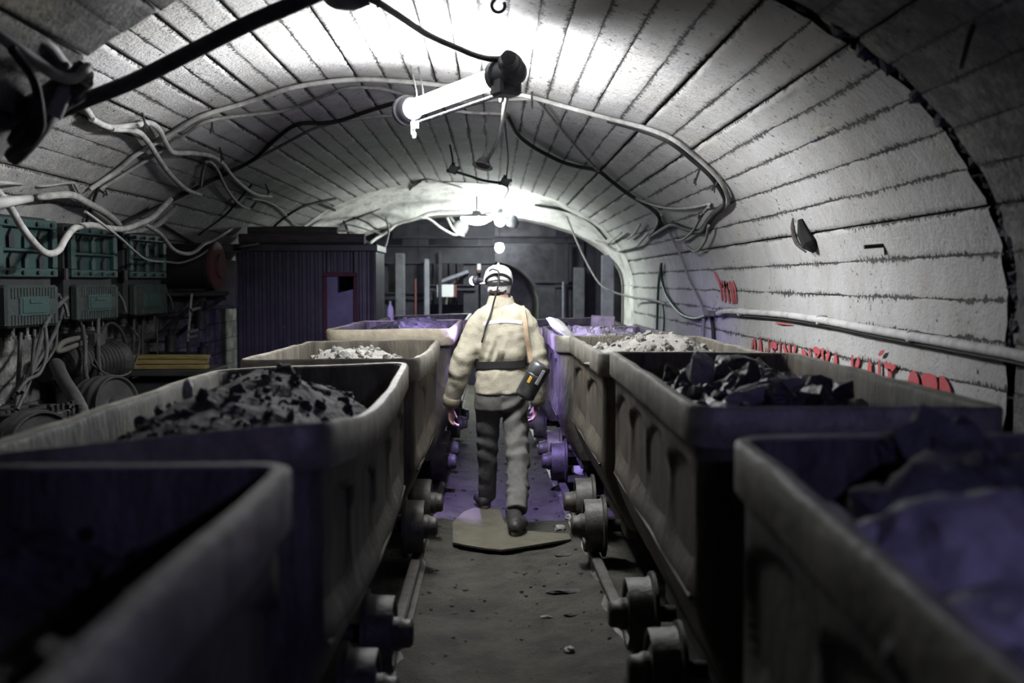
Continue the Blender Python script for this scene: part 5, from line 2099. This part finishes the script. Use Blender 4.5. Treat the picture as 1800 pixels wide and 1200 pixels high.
# --- body: one continuous skin (head, neck, trunk, limbs, hands with fingers)
mb = MB()
hc = px2(876, 501, .03)
mb.ball(hc, (.076, .096, .112), 18, 12)
mb.ball(hc + Vector((0, .035, -.07)), (.055, .06, .06), 14, 8)           # jaw
mb.ball(hc + Vector((0, .105, -.02)), (.014, .02, .022), 10, 6)          # nose
for s in (-1, 1):
    mb.ball(hc + Vector((s * .078, .005, -.015)), (.012, .022, .034), 10, 6)   # ears
    mb.ball(hc + Vector((s * .03, .085, .012)), (.015, .012, .01), 8, 6)
mb.ball(hc + Vector((0, .092, -.06)), (.025, .012, .008), 8, 6)          # mouth
nb = px2(882, 540, -.0)
mb.tube([hc + Vector((0, -.015, -.05)), px2(880, 524, 0), nb], [.056, .058, .066], 14)
mb.tube([nb, px2(882, 580, 0), px2(880, 637, 0), px2(880, 695, 0)], [.06, .075, .075, .08], 16)
SL, EL, WL = px2(840, 563, 0), px2(813, 640, -.03), px2(793, 712, .06)
SR, ER, WR = px2(926, 560, 0), px2(945, 640, .02), px2(942, 705, .12)
mb.tube([px2(874, 560), SL, EL, WL], [.045, .042, .038, .032], 12)
mb.tube([px2(890, 560), SR, ER, WR], [.045, .042, .038, .032], 12)
HLp, KL, AL = px2(860, 700, .0), px2(857, 790, .12), P(855, 876, 8.1)
HRp, KR, AR = px2(903, 700, .0), px2(907, 790, -.12), P(905, 908, 7.42)
mb.tube([px2(868, 680), HLp, KL, AL], [.06, .06, .045, .038], 12)
mb.tube([px2(890, 680), HRp, KR, AR], [.06, .06, .045, .038], 12)


def hand(mb, wr, side, d, inward, back):
    """palm and five curled fingers; d = direction of the hand, inward = towards the palm, back = thumb side"""
    d, inward, back = d.normalized(), inward.normalized(), back.normalized()
    palm = wr + d * .05
    rot = Matrix((back, inward, d)).transposed()
    mb.ball(palm, (.042, .018, .052), 14, 10, rot)
    mb.tube([wr - d * .03, wr + d * .02], [.027, .026], 10, smooth=False)
    for k, (ln, sp) in enumerate(((.072, .030), (.080, .010), (.074, -.010), (.058, -.029))):
        b0 = palm + d * .035 + back * sp
        c1 = b0 + d * ln * .42 + inward * .012
        c2 = c1 + d * ln * .22 + inward * ln * .30
        c3 = c2 - d * ln * .02 + inward * ln * .28
        mb.tube([b0 - d * .02, b0, c1, c2, c3], [.010, .010, .0092, .0085, .007], 8)
    t0 = wr + d * .025 + back * .032
    mb.tube([t0 - back * .015, t0 + back * .012 + d * .018, t0 + back * .016 + d * .045 + inward * .014, t0 + back * .008 + d * .062 + inward * .03], [.013, .0125, .0105, .008], 8)


hand(mb, WL + Vector((0, 0, -.01)), -1, Vector((-.02, .12, -1)), Vector((1, -.35, 0)), Vector((.35, 1, 0)))
hand(mb, WR + Vector((0, 0, -.01)), 1, Vector((-.05, .15, -1)), Vector((-1, -.2, 0)), Vector((-.2, 1, 0)))
bm = remesh(mb, .0062, None, 2)
bm.build('body', M['skin'], miner, 60)

# hair at the nape
mb = MB()
mb.ball(hc + Vector((0, -.03, -.035)), (.072, .072, .05), 18, 10)
mb.build('hair', M['hair'], miner, 60)


# --- jacket
def ring_loft(mb, secs, n=28):
    """secs: (centre, half width, half depth) stacked; closed"""
    vs, fs = [], []
    for c, a, b, pw in secs:
        for i in range(n):
            t = 2 * PI * i / n
            ct, st = math.cos(t), math.sin(t)
            x = a * math.copysign(abs(ct) ** pw, ct)
            y = b * math.copysign(abs(st) ** pw, st)
            vs.append(c + Vector((x, y, 0)))
    for k in range(len(secs) - 1):
        for i in range(n):
            j = (i + 1) % n
            fs.append((k * n + j, k * n + i, (k + 1) * n + i, (k + 1) * n + j))
    fs.append(tuple(range(n)))
    m = (len(secs) - 1) * n
    fs.append(tuple(m + i for i in reversed(range(n))))
    mb.add(vs, fs)


S = YM / 2000.0
mb = MB()
secs = []
for cx_, py, hw, dp, pw in ((882, 529, 17, .06, 1), (882, 537, 30, .085, .95), (882, 546, 46, .105, .9), (883, 556, 52, .115, .9), (883, 572, 53, .126, .85), (882, 590, 51, .134, .85), (881, 612, 48, .130, .85), (880, 628, 45, .124, .85), (880, 636, 41, .112, .85), (880, 642, 41, .112, .85), (880, 652, 44, .125, .85), (880, 668, 45, .135, .85), (880, 682, 46, .140, .85), (880, 691, 46.5, .142, .85)):
    secs.append((px2(cx_, py), hw * S, dp, pw))
ring_loft(mb, secs)
mb.tube([px2(866, 557), px2(849, 563), px2(832, 592, -.01), px2(812, 640, -.03), px2(800, 682, .02), px2(793, 706, .05)], [.075, .082, .084, .080, .066, .058], 18)
mb.tube([px2(898, 555), px2(917, 561), px2(933, 592, .01), px2(945, 640, .02), px2(946, 680, .07), px2(944, 706, .11)], [.075, .080, .080, .076, .062, .054], 18)


def seg_dist(p, a, b):
    ab = b - a
    t = max(0, min(1, (p - a).dot(ab) / ab.length_squared))
    return (p - (a + ab * t)).length, t


belt_z = px2(880, 638).z


def jk(p, n):
    d = 0.008 * noise.noise(p * 9) + 0.006 * noise.noise(p * 22)
    # bloused folds over the belt
    h = p.z - belt_z
    tors = max(0, 1 - abs(p.x - G.x - .01) / .22)
    if 0 < h < .22:
        k = (1 - h / .22)
        d += tors * k * .016 * math.sin(26 * (p.x + .35 * noise.noise(p * 4)) * (1.4 - .3 * math.copysign(1, p.x - G.x)) + h * 26 * math.copysign(1, p.x - G.x - .03))
    if -.2 < h < -.02:
        d += tors * .006 * math.sin(38 * p.x + 3 * noise.noise(p * 5))
    # sleeve folds
    for a, b in ((SL, EL), (EL, WL), (SR, ER), (ER, WR)):
        ds, t = seg_dist(p, a, b)
        if ds < .12:
            ln = (b - a).length
            u = (p - a).dot((b - a) / ln)
            side = (p - a).x * 7
            d += .0055 * math.sin(u * 52 + side + 3.5 * noise.noise(p * 5)) * max(0, 1 - ds / .125) * (1.2 if abs(p.z - EL.z) < .14 else .7)
    # centre seam
    d -= .004 * math.exp(-((p.x - px2(880, 600).x) / .006) ** 2) * (1 if n.y < 0 else 0)
    return d


jm = remesh(mb, .0105, jk, 4)
jk_o = jm.build('jacket', M['jacket'], miner, 70)
# collar
mb = MB()
cc = px2(880, 531)
vs, fs = [], []
n = 28
for k, (py, hw, dp) in enumerate(((545, 33, .095), (534, 25, .082), (521, 21, .074), (521, 18.5, .066), (534, 21, .07))):
    for i in range(n):
        t = 2 * PI * i / n
        vs.append(px2(880, py) + Vector((hw * S * math.cos(t), dp * math.sin(t), .006 * math.sin(2 * t))))
for k in range(4):
    for i in range(n):
        j = (i + 1) % n
        fs.append((k * n + i, k * n + j, (k + 1) * n + j, (k + 1) * n + i))
mb.add(vs, fs)
mb.build('collar', M['jacket'], jk_o, 60)


def surf(mesh_mb, x, z, side=-1):
    """y of the garment surface seen from behind at (x, z)"""
    best = None
    for p in mesh_mb.v:
        if abs(p.x - x) < .014 and abs(p.z - z) < .014:
            if best is None or p.y < best:
                best = p.y
    return best if best is not None else YM - .12


def band(mesh_mb, path, width, thick, off, name, m, parent, label=None):
    """flat strap following the back of a garment along pixel points"""
    q = []
    pts = crom(path, 5)
    for p in pts:
        w_ = px2(p.x, p.y)
        q.append(Vector((w_.x, surf(mesh_mb, w_.x, w_.z) - off, w_.z)))
    for _ in range(2):
        q = [q[0]] + [Vector((b.x, (a.y + 2 * b.y + c.y) / 4, b.z)) for a, b, c in zip(q[:-2], q[1:-1], q[2:])] + [q[-1]]
    mbb = MB()
    vs, fs = [], []
    for i, p in enumerate(q):
        a, b = q[max(i - 1, 0)], q[min(i + 1, len(q) - 1)]
        t = (b - a).normalized()
        s = t.cross(Vector((0, 1, 0))).normalized() * width / 2
        for e, f in ((-1, 0), (1, 0), (1, 1), (-1, 1)):
            vs.append(p + s * e + Vector((0, thick * f, 0)))
    for i in range(len(q) - 1):
        for k in range(4):
            l = (k + 1) % 4
            fs.append((i * 4 + k, i * 4 + l, i * 4 + 4 + l, i * 4 + 4 + k))
    fs += [(0, 1, 2, 3), tuple(len(vs) - 1 - i for i in range(4))]
    mbb.add(vs, fs)
    o = mbb.build(name, m, parent, 60)
    if label:
        o['label'] = label
    return o


band(jm, [(850, 568), (864, 565), (882, 563), (904, 564), (917, 566)], .024, .012, .003, 'reflective_strip', M['strip'], jk_o, 'white reflective strip across the shoulders')
# belt all round
mb = MB()
vs, fs = [], []
n = 40
for dz in (-.024, .024):
    for e in (0.0, .008):
        for i in range(n):
            t = 2 * PI * i / n
            a, b = 44 * S + e, .122 + e
            ct, st = math.cos(t), math.sin(t)
            vs.append(px2(880, 639) + Vector((a * math.copysign(abs(ct) ** .85, ct), b * math.copysign(abs(st) ** .85, st), dz + .006 * ct)))
for i in range(n):
    j = (i + 1) % n
    fs += [(n + i, n + j, 3 * n + j, 3 * n + i), (i, 2 * n + i, 2 * n + j, j), (i, j, n + j, n + i), (2 * n + j, 2 * n + i, 3 * n + i, 3 * n + j)]
mb.add(vs, fs)
mb.build('belt', M['belt'], miner, 60)
# soiled cuffs
for nm, a, b, r in (('L', px2(796, 696, .035), px2(792, 712, .058), .064), ('R', px2(946, 694, .09), px2(943, 709, .115), .060)):
    mb = MB()
    d = (b - a)
    mb.lathe(a, d, [(r - .006, 0), (r, .006), (r - .004, d.length * .8), (r - .012, d.length), (r - .025, d.length - .01)], 24)
    mb.build('cuff', M['jacket_dark'], jk_o, 60)

# --- trousers
mb = MB()
secs = []
for cx_, py, hw, dp in ((880, 668, 43, .12), (880, 690, 46, .13), (880, 705, 47, .13), (880, 720, 46, .12)):
    secs.append((px2(cx_, py), hw * S, dp, .85))
ring_loft(mb, secs)
mb.tube([px2(861, 695, .0), px2(858, 730, .03), px2(857, 790, .10), P(857, 835, 8.02), P(856, 874, 8.10)], [.098, .088, .073, .066, .064], 18)
mb.tube([px2(902, 695, .0), px2(906, 730, -.02), px2(909, 790, -.12), P(911, 850, 7.58), P(908, 898, 7.43)], [.100, .092, .080, .076, .068], 18)
kz = KR.z
hemz = P(908, 898, 7.43).z


def tr(p, n):
    d = .004 * noise.noise(p * 10) + .003 * noise.noise(p * 25)
    right = p.x > px2(882, 700).x
    if right:
        h = p.z
        # bunched folds from knee to shin
        k = math.exp(-((h - (kz - .12)) / .16) ** 2)
        d += .013 * k * math.sin(h * 62 + 34 * (p.x - .1) + 16 * p.y + 9 * noise.noise(p * 5)) * (.6 + 1.2 * noise.noise(p * 7 + Vector((3, 1, 0))))
        k2 = math.exp(-((h - (kz + .22)) / .14) ** 2)
        d += .010 * k2 * math.sin(h * 46 - 40 * p.x + 3 * noise.noise(p * 5))
        k3 = 1 if h < hemz + .22 else 0
        d += .004 * k3 * math.sin(60 * p.x + 2)
    else:
        k = math.exp(-((p.z - kz) / .2) ** 2)
        d += .0045 * k * math.sin(p.z * 55 + 18 * p.x + 3 * noise.noise(p * 5))
    return d


tm = remesh(mb, .0105, tr, 4)
tm.build('trousers', M['trousers'], miner, 70)


# --- boots
def boot(ank, heel, toe, label=None):
    """ank = ankle point, heel and toe = points on the ground"""
    d = (toe - heel)
    fw = Vector((d.x, d.y, 0)).normalized()
    mb = MB()
    h0 = heel + fw * .055 + Vector((0, 0, .06))
    mb.tube([ank + Vector((0, 0, .05)), ank + Vector((0, 0, -.0)), h0], [.057, .055, .052], 14)
    mb.ball(h0 + Vector((0, 0, -.01)), (.050, .060, .052), 14, 8)
    m1 = heel + d * .55 + Vector((0, 0, .05))
    m2 = heel + d * .80 + Vector((0, 0, .042))
    mb.tube([h0, m1, m2], [.055, .050, .045], 14)
    mb.ball(m2 + fw * .02, (.052, .062, .044), 14, 8)
    r = remesh(mb, .009, None, 3)
    o = r.build('boot', M['boot'], miner, 60)
    # sole
    mb = MB()
    s = Vector((fw.y, -fw.x, 0))
    out = []
    for k in range(24):
        t = 2 * PI * k / 24
        u = .5 - .52 * math.cos(t)
        wd = .045 + .012 * math.sin(min(1, u) * PI * .9)
        out.append(heel + d * u + s * wd * math.sin(t))
    mb.poly(out, .022, (0, 0, 1))
    mb.build('sole', M['sole'], o, 30)
    return o


gl = P(852, 889, 8.2)
gl.z = .036
hl = Vector((gl.x + .01, 8.02, .036))
boot(P(857, 868, 8.10), hl, hl + Vector((-.05, .27, .0)))
hr = PZ(904, 944, .036)
boot(P(903, 905, 7.43), hr + Vector((0, .02, 0)), hr + Vector((.05, .28, 0)))

# --- helmet, head cloth, goggles strap, cap lamp
ha = math.radians(36)              # head turned to the left
mb = MB()
cz = hc + Vector((0, -.0, .03))
n = 32
vs, fs = [], []
prof = [(0.100, -.015), (.104, .0), (.101, .03), (.090, .065), (.070, .090), (.040, .106), (.012, .111)]
for r, h in prof:
    for i in range(n):
        t = 2 * PI * i / n
        lift = .022 * max(0, -math.sin(t)) ** 2 if h < .02 else 0
        vs.append(cz + Vector((r * math.cos(t) * .99, r * math.sin(t) * 1.18, h + lift)))
for k in range(len(prof) - 1):
    for i in range(n):
        j = (i + 1) % n
        fs.append((k * n + i, k * n + j, (k + 1) * n + j, (k + 1) * n + i))
fs.append(tuple((len(prof) - 1) * n + i for i in range(n)))
# inner skin
b0 = len(vs)
for r, h in prof:
    for i in range(n):
        t = 2 * PI * i / n
        lift = .022 * max(0, -math.sin(t)) ** 2 if h < .02 else 0
        vs.append(cz + Vector((r * math.cos(t) * .95, r * math.sin(t) * 1.13, h + lift - .004)))
for k in range(len(prof) - 1):
    for i in range(n):
        j = (i + 1) % n
        fs.append((b0 + k * n + j, b0 + k * n + i, b0 + (k + 1) * n + i, b0 + (k + 1) * n + j))
for i in range(n):
    j = (i + 1) % n
    fs.append((j, i, b0 + i, b0 + j))
mb.add(vs, fs)
# ridge and peak
mb.tube([cz + Vector((0, -.105, .06)), cz + Vector((0, -.05, .105)), cz + Vector((0, .03, .114)), cz + Vector((0, .10, .075))], [.006, .010, .010, .006], 8)
pk = Vector((-math.sin(ha), math.cos(ha), 0))
helmet = mb.build('helmet', M['helmet'], miner, 50)
mb = MB()
n2 = 20
vs, fs = [], []
for e, (k0, dz) in enumerate(((1.0, 0), (1.34, -.012), (1.34, -.017), (1.0, -.006))):
    for i in range(n2 + 1):
        t = PI / 2 + ha + (i / n2 - .5) * PI * .95
        kk = 1 + (k0 - 1) * math.cos((i / n2 - .5) * PI) ** .7 if k0 > 1 else 1
        vs.append(cz + Vector((.103 * math.cos(t) * kk, .12 * math.sin(t) * kk, -.005 + dz)))
m = n2 + 1
for e in range(4):
    f = (e + 1) % 4
    for i in range(n2):
        fs.append((e * m + i, e * m + i + 1, f * m + i + 1, f * m + i))
mb.add(vs, fs)
mb.build('peak', M['helmet'], helmet, 50)
# dark arch opening and dark band at the back of the helmet
mb = MB()
pts = []
for k in range(15):
    a = PI + PI * k / 14
    xx = .088 * math.cos(a)
    pts.append(cz + Vector((xx, -.105 * math.sqrt(max(0, 1 - (xx / .105) ** 2)) * 1.16 - .004, -.010 - .058 * math.sin(a))))
mb.tube(pts, .008, 8)
mb.build('goggle_arch', M['belt'], helmet, 60)


def head_band(z0, z1, rx, ry, th, name, m, a0=0, a1=2 * PI, wav=0.0):
    mb = MB()
    n = 40
    vs, fs = [], []
    for i in range(n + 1):
        t = a0 + (a1 - a0) * i / n
        for r_, z_ in ((0, z0), (th, z0 + .003), (th, z1 - .003), (0, z1)):
            vs.append(hc + Vector(((rx + r_) * math.cos(t), (ry + r_) * math.sin(t), z_ + wav * math.sin(3 * t))))
    for i in range(n):
        for k in range(4):
            l = (k + 1) % 4
            fs.append((i * 4 + k, i * 4 + l, i * 4 + 4 + l, i * 4 + 4 + k))
    mb.add(vs, fs)
    return mb.build(name, m, helmet, 60)


head_band(.0, .022, .088, .108, .010, 'head_strap', M['belt'])
mb = MB()
n = 32
vs, fs = [], []
for r, h in ((.094, .030), (.097, .010), (.094, -.012), (.090, -.030), (.082, -.046)):
    for i in range(n):
        t = 2 * PI * i / n
        w_ = .003 * math.sin(9 * t + h * 200)
        sag = -.012 * max(0, math.cos(t + .4)) if h < -.02 else 0
        vs.append(hc + Vector(((r + w_ - .008) * math.cos(t), (r + w_ + .012) * math.sin(t), h + sag - .01 * max(0, -math.cos(t)) * (h < -.02))))
for k in range(4):
    for i in range(n):
        j = (i + 1) % n
        fs.append((k * n + j, k * n + i, (k + 1) * n + i, (k + 1) * n + j))
mb.add(vs, fs)
mb.build('head_cloth', M['cloth'], helmet, 60)
# cap lamp
lp = px2(834, 493, .22)
mb = MB()
fd = Vector((-.85, .42, -.10)).normalized()
base = cz + Vector((-.085, .085, .0))
mb.tube([base, (base + lp) / 2 + Vector((0, 0, .004)), lp - fd * .02], [.014, .016, .018], 10)
mb.lathe(lp - fd * .035, fd, [(.015, 0), (.028, .006), (.033, .02), (.034, .034), (.031, .04)], 22)
mb.build('cap_lamp', M['lamp_dark'], helmet, 40)
mb = MB()
mb.ball(lp + fd * .006, .031, 18, 12)
mb.build('lens', M['caplens'], helmet, 60)
LAMP = lp + fd * .055
spot('cap_lamp_beam', LAMP, LAMP + Vector((.08, .64, -.77)), HEADLAMP_W, (0.42, 0.32, 1.0), 128, 0.4, 0.02)
# lamp cord from helmet down the back
mb = MB()
cp = [(860, 476, -.10), (866, 473, -.12), (876, 477, -.15), (877, 488, -.15), (875, 505, -.15), (871, 520, -.13)]
q = [px2(*p) for p in cp]
for x, y in ((866, 538), (861, 555), (854, 573), (850, 590), (847, 600)):
    w_ = px2(x, y)
    q.append(Vector((w_.x, surf(jm, w_.x, w_.z) - .012, w_.z)))
mb.tube(q, .0062, 8)
mb.build('lamp_cord', M['cable_black'], miner, 60)

# --- shoulder strap and self-rescuer canister at the right hip
can = px2(937, 668, -.20)
cax = Vector((.48, -.05, .88)).normalized()
root = thing('rescue_canister', can - cax * .12, 'scuffed black canister slung at the right hip on a tan strap', 'canister')
mb = MB()
mb.lathe(can - cax * .115, cax, [(.05, -.02), (.064, -.01), (.069, .004), (.069, .135), (.073, .14), (.073, .155), (.069, .16)], 28)
mb.build('canister_body', M['canister'], root, 40)
mb = MB()
mb.lathe(can + cax * .045, cax, [(.071, 0), (.073, .006), (.073, .06), (.062, .078), (.03, .083)], 28)
lid = mb.build('lid', M['canister'], root, 40)
mb = MB()
s1 = cax.cross(Vector((0, 1, 0))).normalized()
fr = s1.cross(cax).normalized()
fr = fr if fr.y < 0 else -fr
RC = Matrix((s1, fr, cax)).transposed()
mb.bbox(can + cax * .045 + fr * .066 - s1 * .028, (.026, .014, .11), RC, .004)
tag(mb.build('latch', M['chrome'], lid, 30), 'bright metal latch')
mb = MB()
mb.bbox(can + cax * .0 + fr * .064 + s1 * .026, (.022, .008, .05), RC, .003)
tag(mb.build('yellow_tag', M['yellow'], root, 30), 'small yellow label')
band_pts = [(917, 537), (921, 560), (925, 590), (929, 615), (933, 636)]
b = band(jm, band_pts, .030, .006, .008, 'strap', M['webbing'], root)
